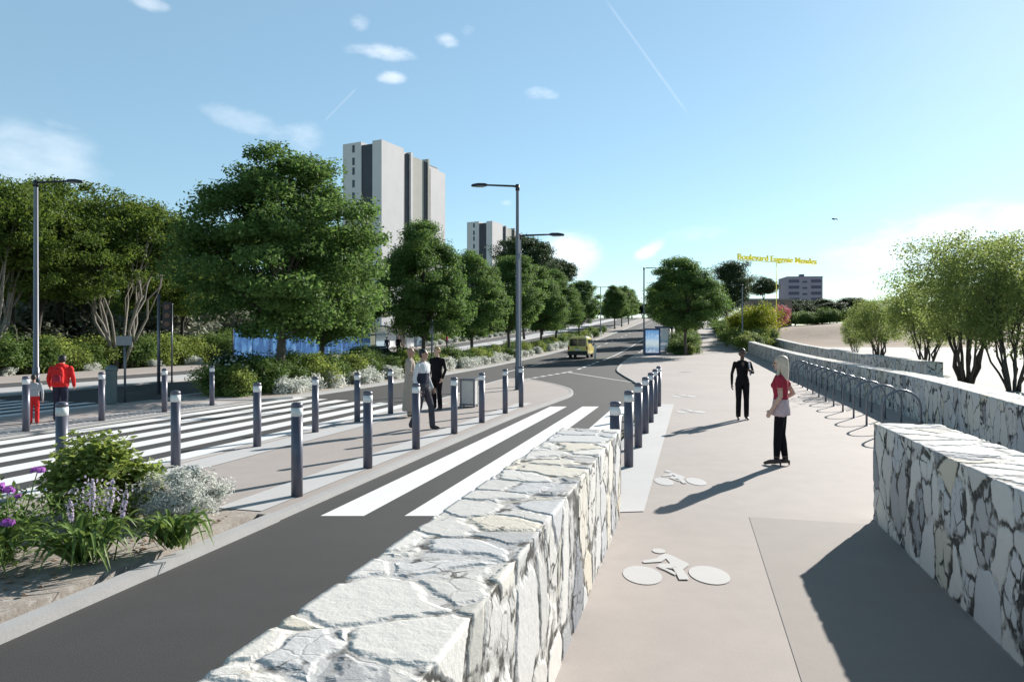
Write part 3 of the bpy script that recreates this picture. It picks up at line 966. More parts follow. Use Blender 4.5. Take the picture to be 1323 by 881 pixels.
x, y, z = gxy(886, 63); dup(TS[1], (x, y, z), 2.0, 'dark round tree in the planting behind the advertising panel', 'trees right of the road', (.86, .86, 1.0))
for px, Y, s, k, lab in ((874, 86, .95, 0, 'tree half hidden behind the dark round tree by the advertising panel'), (868, 110, .95, 2, 'tree farther up the right verge, its crown left of the dark round tree'), (862, 145, .95, 1, 'farthest tree on the right verge near the road brow')):
    x, y, z = gxy(px, Y); dup(TS[k], (x, y, z), 1.0, lab, 'trees right of the road', s)
retire(TS)

# airy multi-stem trees on the pale ground
OT = [multistem_tree(21, 'multistem_tree', 7, 3.1, 4.5, 2.55, 12, 1.6, 24000, 'leaf_olive', .075, 'bark_dark', .30, .075, .8, 230),
      multistem_tree(22, 'multistem_tree', 7, 2.9, 4.3, 2.45, 11, 1.6, 24000, 'leaf_olive', .075, 'bark_dark', .30, .075, .8, 230)]
x, y, z = gxy(1249, 32.5); dup(OT[0], (x, y, z - .13), .6, 'bright multi-stemmed tree standing alone on the pale ground beyond the wall', 'multi-stemmed trees on the pale ground', (1.02, 1.02, 1.03))
x, y, z = gxy(1309, 28.3); dup(OT[1], (x, y, z - .13), 2.1, 'darker multi-stemmed tree cut by the edge, closest to the long wall', 'multi-stemmed trees on the pale ground', (.92, .92, .93))
x, y, z = gxy(1105, 60); dup(OT[1], (x, y, z - .13), 1.1, 'slim sapling by the far wall in front of the sandy bank', 'multi-stemmed trees on the pale ground', (.42, .42, .52))
x, y, z = gxy(1137, 52); dup(OT[0], (x, y, z - .13), 3.1, 'low bushy green tree between the sapling and the bright multi-stemmed tree', 'multi-stemmed trees on the pale ground', (.78, .78, .72))
x, y, z = gxy(1196, 43); dup(OT[1], (x, y, z - .13), 4.0, 'tree standing behind the left side of the bright multi-stemmed tree', 'multi-stemmed trees on the pale ground', (.85, .85, .84))
retire(OT)

# broad trees at the left edge
BT = [multistem_tree(31, 'broad_tree', 10.6, 4.6, 7.9, 2.5, 9, 3.3, 50000, 'leaf_bg', .11, 'bark_pale', .36, .11, .6, 300),
      multistem_tree(32, 'broad_tree', 10.4, 5.0, 7.3, 2.7, 3, 3.2, 50000, 'leaf_bg', .11, 'bark_dark', .36, .24, .6, 300)]
for px, v, k, s, lab in ((155, -37.2, 0, 1.12, 'broad tree with pale splayed stems left of the traffic light'),
                         (92, -42, 1, .98, 'broad dark-trunked tree behind the pale-stemmed one'),
                         (35, -39, 1, 1.0, 'broad tree behind the left street lamp, foliage cut by the edge'),
                         (-22, -38, 0, 1.04, 'broad tree at the left border, only its right side showing'),
                         (222, -41, 1, .86, 'broad tree just left of the large rounded street tree'),
                         (275, -43, 0, .8, 'broad tree mostly hidden behind the large rounded street tree')):
    u, v = on_ray_v(px, v); dup(BT[k], W(u, v, -.13), float(rs.uniform(0, 6)), lab, 'broad trees at the left edge', s)
# woodland behind
for i in range(26):
    px = -60 + i * 34 + rs.uniform(-10, 10); v = -52 - rs.uniform(0, 18)
    if px > 815: break
    u, v = on_ray_v(px, v)
    if u > 260: continue
    dup(BT[int(rs.integers(2))], W(u, v, -.13), float(rs.uniform(0, 6)), 'green woodland tree in the dense belt behind the far pavement and hoarding', 'woodland trees behind the far pavement', float(rs.uniform(.62, .85)))
retire(BT)

# umbrella pines and dark trees on the skyline
PT = [multistem_tree(41, 'pine_tree', 12, 3.4, 9.6, 2.0, 1, .4, 26000, 'leaf_pine', .12, 'bark', .42, .22, .5, 140),
      multistem_tree(42, 'pine_tree', 14, 3.1, 8.5, 4.6, 1, .3, 34000, 'leaf_pine', .13, 'bark', .45, .22, .7, 200)]
for px, Y, top, k, w, lab in ((944, 112, 333, 1, 1.0, 'tall dark conifer at the end of the promenade, left of the yellow sign letters'),
                              (985, 128, 357, 0, .9, 'umbrella pine under the middle of the yellow sign letters'),
                              (926, 120, 372, 1, .8, 'dark conifer lower down in front of the tall one by the promenade'),
                              (678, 105, 303, 0, 1.25, 'umbrella pine crown above the median trees beside the far tower'),
                              (720, 130, 333, 0, 1.1, 'umbrella pine crown rising left of the bright cloud'),
                              (700, 120, 328, 0, .9, 'umbrella pine between the two larger pine crowns above the median')):
    x, y, z = gxy(px, Y); u, v = UV(x, y); z += bank(u, v)
    Ht = CAMZ + (HZ - top) / FPX * Y - z
    base = 11.8 if k == 0 else 13.4
    dup(PT[k], (x, y, z), float(rs.uniform(0, 6)), lab, 'dark pines on the skyline', (w, w, Ht / base))
# dark trees along the top of the sandy bank
for i in range(30):
    px = 1008 + i * 11 + rs.uniform(-4, 4); Y = 150 + rs.uniform(0, 40)
    x, y, z = gxy(px, Y); u, v = UV(x, y); z += bank(u, v)
    top = 386 if px < 1130 else 396
    Ht = CAMZ + (HZ - top + rs.uniform(-4, 6)) / FPX * Y - z
    dup(PT[1], (x, y, z), float(rs.uniform(0, 6)), 'dark green tree in the belt along the crest of the sandy bank', 'trees along the crest of the sandy bank', (1.1, 1.1, max(.3, Ht / 13.4)))
for i in range(16):
    px = 770 + i * 10 + rs.uniform(-3, 3); Y = 250 + rs.uniform(0, 25)
    x, y, z = gxy(px, Y)
    Ht = CAMZ + (HZ - 398 + rs.uniform(-4, 8)) / FPX * Y - z
    dup(PT[1], (x, y, z), float(rs.uniform(0, 6)), 'tiny dark tree closing the view beyond the brow of the road', 'trees beyond the brow of the road', (1.5, 1.5, max(.25, Ht / 13.4)))
retire(PT)

# yellow-green and pink small trees right of the promenade
YT = multistem_tree(51, 'ornamental_tree', 5, 2.3, 3.2, 1.7, 3, .8, 9000, 'leaf_yellow', .11, 'bark', .42, .08, .7, 70)
for px, Y, s, lab in ((983, 78, 1.0, 'yellow-green ornamental tree beyond the far end of the hoop wall'), (962, 84, .9, 'yellow-green tree with an orange tinge behind the thin far lamp')):
    x, y, z = gxy(px, Y); dup(YT, (x, y, z), 1.0, lab, 'ornamental trees beyond the wall', s)
PK = multistem_tree(52, 'ornamental_tree', 4, 1.8, 2.6, 1.6, 3, .7, 5000, 'leaf_pink', .13, 'bark', .4, .07, .7, 60)
x, y, z = gxy(1007, 100); u, v = UV(x, y); PK.location = (x, y, z + bank(u, v)); PK.scale = (.75, .75, .8); PK['label'] = 'pink-red flowering tree below the yellow sign letters'; PK['group'] = 'ornamental trees beyond the wall'
retire([YT])

# ------------------------------------------------------------------ shrubs
SG = [shrub(61, 'shrub', .85, 1.35, 4200, 'leaf_shrub', .05, .5, 34), shrub(62, 'shrub', .8, 1.2, 4200, 'leaf_shrub', .05, .5, 34), shrub(63, 'shrub', .8, 1.2, 3800, 'leaf_light', .05, .5, 34)]
SS = [shrub(64, 'silver_shrub', .62, .6, 1300, 'leaf_silver', .06, .4, 20, .12), shrub(65, 'silver_shrub', .7, .55, 1300, 'leaf_silver', .06, .4, 20, .12)]
sp = []
u = 23.0
while u < 120:
    sp.append((u, -14.5 + rs.uniform(-.12, .12))); u += (rs.uniform(1.0, 1.5) if rs.uniform() < .72 else rs.uniform(2.2, 3.4)) * (1 + max(0, u - 40) / 40)
place_many(SS, sp, 'white-leaved shrub in the edging row on the median kerb', 'white edging shrubs along the median kerb', rs, .95, 1.3)
sp = []
for vv in (-15.2, -16.1):
    u = 21.3
    while u < 125:
        sp.append((u, vv + rs.uniform(-.35, .35))); u += rs.uniform(1.0, 1.5) * (1 + max(0, u - 40) / 45)

for k_ in range(13): sp.append((21.4 + k_ * 1.05, -16.2 + rs.uniform(-.6, .5)))
big_ = sp[-13:]; sp = sp[:-13]
place_many(SG, big_, 'tall green shrub massed around the trunk of the large rounded street tree', 'tall shrubs round the large street tree', rs, .95, 1.25)
place_many(SG, sp, 'green leafy shrub in the median planting between the two roads', 'green shrubs in the median planting', rs, .75, 1.15)
# second row beyond the second road, along the pavements
sp = []
for vv, st in ((-37.2, 1.5), (-38.6, 1.7)):
    u = 20.0
    while u < 62: sp.append((u, vv + rs.uniform(-.5, .5))); u += st * rs.uniform(.8, 1.2)
place_many([SG[0], SG[2]], sp, 'large leafy shrub on the far side of the second road beneath the broad trees', 'shrubs beneath the broad trees', rs, 1.3, 1.9, 'hedge_shrub')
sp = []
u = 20.0
while u < 60: sp.append((u, -36.2 + rs.uniform(-.3, .3))); u += rs.uniform(3, 6)
place_many(SS, sp, 'low white-flowered plant at the foot of the shrubs across the second road', 'white plants across the second road', rs, .8, 1.1)
sp = []
u = 84.0
while u < 200: sp.append((u, -32.5 + rs.uniform(-.6, .6))); u += rs.uniform(1.8, 2.6) * (1 + (u - 84) / 60)
place_many(SG, sp, 'shrub in the distant planting strip beyond the tram shelter', 'shrubs beyond the tram shelter', rs, .9, 1.3, 'hedge_shrub')
sp = []
u = 82.0
while u < 150: sp.append((u, -31.6 + rs.uniform(-.2, .2))); u += rs.uniform(2.6, 3.6)
place_many(SS, sp, 'small white shrub at the edge of the distant planting strip', 'white shrubs beyond the tram shelter', rs, .9, 1.2)
# right verge of the road and along the promenade's right side
sp = []
for vv in (-1.3, -.3):
    u = 66.0
    while u < 130: sp.append((u, vv + rs.uniform(-.35, .35))); u += rs.uniform(1.3, 2.0) * (1 + (u - 66) / 60)
place_many(SG, sp, 'green shrub in the bed under the trees left of the upper promenade', 'shrubs left of the upper promenade', rs, .9, 1.3, 'hedge_shrub')
sp = []
for vv, s0 in ((4.9, 73), (6.0, 74.5), (7.2, 78), (8.6, 82)):
    u = s0
    while u < 150: sp.append((u, vv + rs.uniform(-.4, .4))); u += rs.uniform(1.5, 2.2) * (1 + (u - 70) / 60)
place_many([SG[0], SG[2]], sp, 'leafy shrub in the hedge line right of the upper promenade', 'shrubs right of the upper promenade', rs, 1.1, 1.8, 'hedge_shrub')
sp = [(74.5 + 2.2 * k, 4.45) for k in range(7)]
place_many(SS, sp, 'white plant at the foot of the hedge right of the upper promenade', 'white plants right of the upper promenade', rs, .7, .95)
# dark shrubs on the crest of the sandy bank
sp = []
for i in range(46):
    px = 1004 + i * 7.2; Y = 112 + rs.uniform(-2, 5)
    x, y, z = gxy(px, Y); sp.append(UV(x, y))
place_many([SG[0], SG[1]], sp, 'dark shrub in the low hedge on top of the sandy bank', 'shrubs on top of the sandy bank', rs, 1.2, 1.9, 'hedge_shrub')
# grey-green thicket behind the broad trees
GG = shrub(66, 'grey_shrub', 1.6, 3.2, 1800, 'leaf_grey', .17, .6, 40, .35)
sp = []
for vv in (-43, -45.5):
    u = 22.0
    while u < 70: sp.append((u, vv + rs.uniform(-.8, .8))); u += rs.uniform(2.0, 2.8)
place_many([GG], sp, 'tall grey-leaved shrub in the thicket behind the broad trees', 'grey shrubs behind the broad trees', rs, 1.1, 1.6)
retire(SG + SS + [GG])
# dark flowering shrub at the end of the median
DS = shrub(67, 'flowering_shrub', 1.0, 1.35, 3200, 'leaf_pine', .075, .5, 40, .17)
DS['label'] = 'dark rounded shrub with pale blossoms at the end of the median'; DS.location = W(22.0, -17.5 + 1.2)
DS.scale = (1.05, 1.05, 1.1)
rng = np.random.default_rng(3)
d = unit(rng, 160); d[:, 2] = np.abs(d[:, 2]); P = d * np.array([.9, .9, .8]) + np.array([0, 0, .52])
mesh_obj('blossom', leaf_mesh('blossom', P, d, rng.uniform(.03, .055, 160), .9, rng, 'leaf_silver'), DS)

# ------------------------------------------------------------------ foreground bed planting
x, y = (128 - CX) / FPX * 7.75, 7.75
FB = shrub(71, 'leafy_bush', .62, .95, 7000, 'leaf_light', .038, .55, 60, .085)
FB['label'] = 'bright green leafy bush in the bed in front of the zebra crossing'; FB.location = (x + .02, y, .03)
FB.scale = (1.2, 1.1, .95)
FS = shrub(72, 'silver_bush', .52, .52, 9000, 'leaf_silver', .024, .3, 70, .055)
FS['label'] = 'silvery white bushy plant at the corner of the foreground bed'; FS.location = (-3.66, 7.72, .03)
FS.scale = (1.05, .95, 1.05)


def strap_plant(seed, n, rlen, hgt):
    rng = np.random.default_rng(seed)
    root = thing('strap_leaf_plant', '', 'plant')
    V, F = [], []
    for i in range(n):
        a = rng.uniform(0, 2 * PI); ox, oy = rng.normal() * .07, rng.normal() * .05; ln = rlen * rng.uniform(.6, 1.1); h_ = hgt * rng.uniform(.5, 1.1); w_ = rng.uniform(.013, .024)
        dx, dy = math.cos(a), math.sin(a); tw = rng.uniform(-.4, .4)
        b0_ = len(V); K = 9
        ph = rng.uniform(.75, 1.15)
        for k in range(K + 1):
            t_ = k / K
            r_ = ln * t_ ** .9
            z_ = h_ * math.sin(PI * ph * t_ * .86) * 1.0 + .02
            ww = w_ * (1 - t_ ** 3) * (.5 + .9 * min(1, t_ * 4)) + .001
            px_, py_ = dx * r_ + -dy * tw * r_ * t_ * .4, dy * r_ + dx * tw * r_ * t_ * .4
            ang = tw * 1.2
            px_ += ox; py_ += oy
            V.append((px_ - dy * ww, py_ + dx * ww, z_ + ww * .3)); V.append((px_, py_, z_ - ww * .25)); V.append((px_ + dy * ww, py_ - dx * ww, z_ + ww * .3))
        for k in range(K):
            o = b0_ + k * 3
            F.append((o, o + 1, o + 4, o + 3)); F.append((o + 1, o + 2, o + 5, o + 4))
    pyobj('leaves', V, F, 'leaf_blade', root, True)
    return root


def flower_spike(parent, x, y, h, seed, lean=(0, 0)):
    rng = np.random.default_rng(seed)
    s = tube('flower_stem', [(x, y, 0), (x + lean[0] * .5, y + lean[1] * .5, h * .5), (x + lean[0], y + lean[1], h)], [.007, .006, .004], 'leaf_blade', parent, 6)
    n = 80
    t_ = rng.uniform(.62, 1.02, n); a = rng.uniform(0, 2 * PI, n); r_ = .022 * np.sin(PI * np.clip((t_ - .55) / .5, 0, 1)) + .004
    P = np.stack([x + lean[0] * t_ + np.cos(a) * r_, y + lean[1] * t_ + np.sin(a) * r_, t_ * h], 1)
    Nn = np.stack([np.cos(a), np.sin(a), np.full(n, .4)], 1); Nn /= np.linalg.norm(Nn, axis=1, keepdims=True)
    mesh_obj('blossom', leaf_mesh('blossom', P, Nn, rng.uniform(.010, .017, n), .7, rng, 'petal_lilac'), s)


s1 = strap_plant(73, 90, .50, .33); s1.location = (-3.78, 6.12, .03); s1['label'] = 'strap-leaved plant with lilac flower spikes overhanging the foreground kerb'
for i, (fx, fy, h, ln) in enumerate([(-.02, .16, .70, (.02, 0)), (.12, .1, .70, (.10, 0)), (.24, .08, .62, (.12, -.02)), (-.16, .15, .52, (-.04, 0))]):
    flower_spike(s1, fx, fy, h, 80 + i, ln)
s2 = strap_plant(74, 46, .42, .30); s2.location = (-3.2, 6.55, .03); s2['label'] = 'thin grassy tuft beside the silvery bush in the foreground bed'
s3 = strap_plant(75, 80, .48, .3); s3.location = (-4.5, 6.05, .03); s3['label'] = 'strap-leaved clump at the left border under the purple flowers'
# purple flowers at the border
pf = thing('purple_flower_plant', 'plant with large magenta-purple blooms at the left border of the bed', 'flower', (-4.62, 6.35, .03))
rng = np.random.default_rng(9)
V, F = [], []
heads = []
for i in range(7):
    a = rng.uniform(0, 6.28); r_ = rng.uniform(.05, .34); h_ = rng.uniform(.35, .78)
    e = (math.cos(a) * r_, math.sin(a) * r_, h_); heads.append(e)
    tube_geo([(e[0] * .2, e[1] * .2, 0), (e[0] * .7, e[1] * .7, h_ * .6), e], [.008, .007, .005], 6, V, F)
pyobj('stem', V, F, 'leaf_blade', pf, True)
for e in heads:
    n = 46; d = unit(rng, n); d[:, 2] = np.abs(d[:, 2]) * .6; P = np.array(e) + d * np.array([.055, .055, .03])
    mesh_obj('bloom', leaf_mesh('bloom', P, d, rng.uniform(.022, .038, n), .7, rng, 'petal_purple'), pf)
n = 900; cc = rng.normal(size=(n, 3)) * np.array([.22, .22, .14]) + np.array([0, 0, .3]); cc[:, 2] = np.abs(cc[:, 2])
mesh_obj('foliage', leaf_mesh('foliage', cc, unit(rng, n), rng.uniform(.02, .04, n), .5, rng, 'leaf_shrub'), pf)
# second small purple one by the green bush
pg = thing('purple_flower_plant', 'small violet-flowered plant between the leafy bush and the strap leaves', 'flower', (-4.05, 6.75, .03))
n = 500; cc = rng.normal(size=(n, 3)) * np.array([.12, .1, .13]) + np.array([0, 0, .3]); cc[:, 2] = np.abs(cc[:, 2])
mesh_obj('foliage', leaf_mesh('foliage', cc, unit(rng, n), rng.uniform(.015, .03, n), .4, rng, 'leaf_shrub'), pg)
n = 220; cc = rng.normal(size=(n, 3)) * np.array([.11, .08, .08]) + np.array([0, 0, .42])
mesh_obj('bloom', leaf_mesh('bloom', cc, unit(rng, n), rng.uniform(.012, .024, n), .6, rng, 'petal_lilac'), pg)
# stones and litter on the soil, one surface nobody could count
rng = np.random.default_rng(14)
V, F = [], []
for i in range(420):
    u = rng.uniform(2.5, 6.8); v = rng.uniform(-7.6, -4.95); r_ = rng.uniform(.012, .04) * (1 if rng.uniform() < .9 else 1.8)
    p = W(u, v, .03); b0_ = len(V)
    for (dx, dy, dz) in ((1, 0, 0), (.2, 1, .1), (-1, .2, 0), (-.2, -1, .1), (0, 0, .6), (0, 0, -.4)):
        q = rng.uniform(.7, 1.2)
        V.append((p.x + dx * r_ * q, p.y + dy * r_ * q, p.z + dz * r_ * q))
    for f in ((0, 1, 4), (1, 2, 4), (2, 3, 4), (3, 0, 4), (1, 0, 5), (2, 1, 5), (3, 2, 5), (0, 3, 5)): F.append(tuple(b0_ + k for k in f))
o = pyobj('gravel', V, F, 'sand'); struct(o, 'stuff'); o['label'] = 'loose stones on the soil of the foreground bed'


# ------------------------------------------------------------------ buildings
def tower(name, label, corner, s, group):
    """corner: world XY of the near vertical edge; right wall along r, left wall along l"""
    t_ = thing(name, label, 'building', (corner[0], corner[1], corner[2]), 0, group)
    r_ = Vector((.45, .893)) * 1.1; l_ = Vector((-.893, .45))

    def prism(nm, a0, a1, b0_, b1, z0, z1, mat, par=t_, bev=0):
        bm = bmesh.new()
        P = [r_ * a0 + l_ * b0_, r_ * a1 + l_ * b0_, r_ * a1 + l_ * b1, r_ * a0 + l_ * b1]
        lo = [bm.verts.new((p.x * s, p.y * s, z0 * s)) for p in P]; hi = [bm.verts.new((p.x * s, p.y * s, z1 * s)) for p in P]
        bm.faces.new(lo[::-1]); bm.faces.new(hi)
        for k in range(4): bm.faces.new((lo[k], lo[(k + 1) % 4], hi[(k + 1) % 4], hi[k]))
        return bmobj(nm, bm, mat, par)
    Hh = 52.5
    prism('core', 1.2, 26.0, 1.2, 12.5, 0, Hh - 1.4, 'facade_dark')
    prism('corner_block', 0, 8.6, 0, 2.9, 0, Hh, 'facade')           # bright corner slab
    prism('wall_block', 12.6, 17.6, .25, 3.2, 0, Hh - 1.0, 'facade_dim')
    prism('wall_fin', 11.2, 12.0, -.35, 2.2, 0, Hh - .3, 'facade')
    prism('wall_fin', 18.9, 19.5, -.3, 2.2, 0, Hh - .2, 'facade_dim')
    prism('wall_block', 20.2, 27.2, -.1, 3.2, 0, Hh - 2.4, 'facade')
    prism('side_block', .1, 4, 6.62, 12.6, 0, Hh + .3, 'facade')
    prism('side_block', 3.2, 26.5, 9.5, 12.4, 0, Hh - .8, 'facade_dim')
    # columns of windows on the left wall
    for bcol in (8.7,):
        for k in range(17):
            z0 = 2.0 + k * 3.0 + (k % 3) * .25
            w = bmesh.new()
            P0 = r_ * .04 + l_ * bcol; P1 = r_ * .04 + l_ * (bcol + .75)
            Q0 = r_ * .28 + l_ * bcol; Q1 = r_ * .28 + l_ * (bcol + .75)
            vs = [w.verts.new((p.x * s, p.y * s, z_ * s)) for z_ in (z0, z0 + 1.9) for p in (P0, P1, Q1, Q0)]
            for f in ((3, 2, 1, 0), (4, 5, 6, 7), (0, 1, 5, 4), (1, 2, 6, 5), (2, 3, 7, 6), (3, 0, 4, 7)): w.faces.new([vs[i] for i in f])
            bmobj('window', w, 'pane_dark', t_)
    prism('glazed_bay', 8.62, 11.18, .2, 1.18, 0, Hh - .8, 'facade_dark')
    prism('glazed_bay', 17.62, 18.88, .1, 1.18, 0, Hh - 1.2, 'facade_dark')
    prism('glazed_bay', .35, 1.18, 2.92, 6.6, 0, Hh - .6, 'facade_dark')
    prism('roof_parapet', 1.5, 25.7, 1.5, 12.2, Hh - 1.45, Hh - .9, 'roof_grey')
    prism('lift_room', 9, 15, 5, 9, Hh - .9, Hh + .2, 'facade_dim')
    return t_


x, y, z = gxy(493, 180); tower('tower_block', 'tall pale tower block rising behind the street trees', (x, y, 0), 1.02, 'pale tower blocks')
x, y, z = gxy(636, 304); tower('tower_block', 'farther tower block half hidden beside the island lamp', (x, y, 0), 1.02, 'pale tower blocks')
# slab block beyond the bank
x, y, z = gxy(1040, 240)
ab = thing('apartment_block', 'lavender-grey apartment block with dark window bands above the bank', 'building', (x, y, z + 1), R(-6))
Ht = CAMZ + (HZ - 358) / FPX * 240 - z - 1
box('wall', -5.85, 5.85, 0, 11, -3, Ht, 'lavender', ab)
box('lift_room', -.7, .7, 3, 5, Ht, Ht + 1.25, 'lavender_dark', ab)
for k in range(6):
    z0 = Ht - 1.9 - k * 2.1
    for x0, x1 in ((-5.4, -1.9), (2.0, 5.4)): box('window_band', x0, x1, -.06, .3, z0, z0 + 1.05, 'lavender_dark', ab)
    box('window', -.85, .75, -.05, .3, z0 - .1, z0 + .6, 'lavender_dark', ab)
box('parapet', -5.95, 5.95, -.12, 11.1, Ht, Ht + .25, 'lavender', ab)
# low red-roofed house under the sign
x, y, z = gxy(999, 150)
hs_ = thing('house', 'low house with dark flat roof showing behind the pink tree', 'building', (x, y, z + 1.5), 0)
Hh = CAMZ + (HZ - 388) / FPX * 150 - z - 1.5
box('wall', -5, 4, 0, 6, -3, Hh, 'brown_panel', hs_)
box('roof', -5.3, 4.3, -.3, 6.3, Hh, Hh + .35, 'roof_grey', hs_)
for k in range(3): box('window', -4 + k * 2.6, -2.8 + k * 2.6, -.05, .2, Hh - 1.6, Hh - .5, 'pane_dark', hs_)

# ------------------------------------------------------------------ blue hoarding and tram shelter on the far pavement
def wall_frame(u, v): return W(u, v), -TH + PI / 2   # local x runs along +u


hd_u0, hd_u1 = 45.5, 68.5
fo = thing('site_hoarding', 'long blue printed hoarding on posts across the second road', 'fence', W(hd_u0, -33.4), PI / 2 - TH)
nP = 10
for k in range(nP):
    u0 = hd_u0 + (hd_u1 - hd_u0) * k / nP; u1 = hd_u0 + (hd_u1 - hd_u0) * (k + 1) / nP
    zz = zt(u0) - zt(hd_u0)
    box('panel', u0 - hd_u0 + .05, u1 - hd_u0 - .05, -.02, .02, zz + .12, zz + 2.55, 'hoarding', fo)
    tube('post', [(u0 - hd_u0, .06, zz - .1), (u0 - hd_u0, .06, zz + 2.65)], .04, 'hoard_post', fo, 8)

u0 = 69.0
sh = thing('tram_shelter', 'white and brown panelled shelter beyond the second road, people waiting by it', 'shelter', W(u0, -33.0), PI / 2 - TH)
box('roof', -.3, 14.5, -1.4, .4, 2.65, 2.8, 'shelter_grey', sh)
for k in range(6): tube('post', [(.2 + k * 2.75, -1.2 if k % 2 else .1, -.1), (.2 + k * 2.75, -1.2 if k % 2 else .1, 2.66)], .05, 'hoard_post', sh, 8)
box('panel', .3, 3.0, .15, .2, .3, 2.5, 'pane_clear', sh)
box('panel', 3.4, 5.6, .15, .22, 0, 2.6, 'white_panel', sh)
box('panel', 6.0, 8.3, .12, .2, 0, 2.6, 'brown_panel', sh)
box('panel', 8.7, 11.2, .15, .22, 0, 2.6, 'white_panel', sh)
box('panel', 11.6, 14.2, .15, .2, .3, 2.4, 'pane_clear', sh)
box('bench', 4, 8, -.35, .05, .42, .48, 'brown_panel', sh)

# advertising panel and bus shelter on the promenade side
x, y, z = gxy(842.5, 63.5)
ap = thing('advertising_panel', 'blue-framed lit advertising panel showing a pale blue townscape', 'billboard', (x, y, z), R(-4))
bm = bmesh.new()
for (a, b_, c_, d_) in ((-.74, -.60, .0, 2.42), (.60, .74, .0, 2.42)): add_box(bm, a, b_, -.12, .12, c_, d_)
add_box(bm, -.60, .60, -.12, .12, 2.27, 2.42); add_box(bm, -.60, .60, -.12, .12, .0, .2)
bmobj('frame', bm, 'shelter_blue', ap)
box('poster', -.598, .598, -.09, .09, .202, 2.268, 'poster', ap)
x, y, z = gxy(853, 66)
bs = thing('bus_shelter', 'dark bus shelter with glass walls behind the advertising panel', 'bus shelter', (x + .2, y, z), PI / 2 - TH)
box('roof', 0, 4.6, -1.0, .7, 2.45, 2.58, 'shelter_blue', bs)
for px_, py_ in ((.1, -.6), (4.5, -.6), (.1, .6), (4.5, .6)): tube('post', [(px_, py_, 0), (px_, py_, 2.46)], .045, 'shelter_grey', bs, 8)
box('rear_pane', .2, 4.4, -.62, -.59, .25, 2.3, 'pane_dark', bs)
box('side_pane', 4.47, 4.5, -.5, .5, .25, 2.3, 'pane_clear', bs)
box('timetable', .04, .1, -.55, .1, 1.25, 2.35, 'white_panel', bs)
box('bench', .6, 3.6, -.5, -.1, .43, .48, 'shelter_grey', bs)
for k in (1.0, 3.2): box('bench_leg', k, k + .06, -.4, -.2, 0, .43, 'shelter_grey', bs)

# ------------------------------------------------------------------ yellow lettering on a thin pole
x0, y0, _ = gxy(951, 90); x1, y1, _ = gxy(1053, 96)
xm, ym, zm = gxy(1003, 93); um, vm_ = UV(xm, ym); zm += bank(um, vm_) - .1
zb = CAMZ + (HZ - 338) / FPX * 93
sg = thing('street_name_sign', 'yellow raised letters naming the boulevard on one thin yellow pole', 'sign', (xm, ym, zm), math.atan2(y1 - y0, x1 - x0))
tube('pole', [(0, 0, -.1), (0, 0, zb - zm - .12)], .05, 'sign_yellow', sg, 8)
cu = bpy.data.curves.new('lettering', 'FONT'); cu.body = 'Boulevard Eugenie Mendes'; cu.align_x = 'CENTER'; cu.size = 1.0; cu.extrude = .10; cu.offset = .006
tmp = bpy.data.objects.new('tmp_text', cu); C.objects.link(tmp); bpy.context.view_layer.update()
me = bpy.data.meshes.new_from_object(tmp.evaluated_get(bpy.context.evaluated_depsgraph_get())); bpy.data.objects.remove(tmp)
wid = max(v_.co.x for v_ in me.vertices) - min(v_.co.x for v_ in me.vertices)
ln_ = math.hypot(x1 - x0, y1 - y0)
me.transform(Matrix.Translation((.35, 0, zb - zm)) @ Matrix.Diagonal((ln_ / wid, 1, 1.05, 1)) @ Matrix.Rotation(PI / 2, 4, 'X'))
me.materials.clear(); me.materials.append(M['sign_yellow'])
mesh_obj('lettering', me, sg)
tube('rail', [(-ln_ / 2 + .35, 0, zb - zm - .1), (ln_ / 2 + .35, 0, zb - zm - .1)], .045, 'sign_yellow', sg, 8)


# ------------------------------------------------------------------ vehicles (local: forward +X)
def loft_body(name, secs, mat, parent, bevel=.03):
    """secs: list of (x, [(y,z)...]) closed sections with equal counts"""
    bm = bmesh.new(); rings = []
    for x_, sec in secs: rings.append([bm.verts.new((x_, a, b_)) for a, b_ in sec])
    n = len(rings[0])
    for p_, q_ in zip(rings[:-1], rings[1:]):
        for k in range(n): bm.faces.new((p_[k], p_[(k + 1) % n], q_[(k + 1) % n], q_[k]))
    bm.faces.new(rings[0][::-1]); bm.faces.new(rings[-1])
    return bmobj(name, bm, mat, parent, bevel=bevel)


def wheel(parent, x_, y_, r_=.31, w_=.2):
    s = 1 if y_ > 0 else -1
    bm = bmesh.new(); rings = []
    for (yy, rr) in ((-w_ / 2, r_ * .62), (-w_ / 2, r_ * .93), (-w_ / 2 + .03, r_), (w_ / 2 - .03, r_), (w_ / 2, r_ * .93), (w_ / 2, r_ * .62)):
        rings.append([bm.verts.new((x_ + rr * math.cos(2 * PI * k / 20), y_ + yy, r_ + rr * math.sin(2 * PI * k / 20))) for k in range(20)])
    for p_, q_ in zip(rings[:-1], rings[1:]):
        for k in range(20): bm.faces.new((p_[k], p_[(k + 1) % 20], q_[(k + 1) % 20], q_[k]))
    w = bmobj('wheel', bm, 'rubber', parent, True)
    bm = bmesh.new(); rings = []
    for (yy, rr) in ((-w_ * .3, r_ * .62), (w_ * .3 * 1.0, r_ * .6), (w_ * .38, r_ * .45), (w_ * .3, r_ * .2)):
        rings.append([bm.verts.new((x_ + rr * math.cos(2 * PI * k / 16), y_ + s * yy, r_ + rr * math.sin(2 * PI * k / 16))) for k in range(16)])
    for p_, q_ in zip(rings[:-1], rings[1:]):
        for k in range(16): bm.faces.new((p_[k], p_[(k + 1) % 16], q_[(k + 1) % 16], q_[k]))
    bm.faces.new(rings[0]); bm.faces.new(rings[-1])
    bmobj('rim', bm, 'rim', w)
    return w


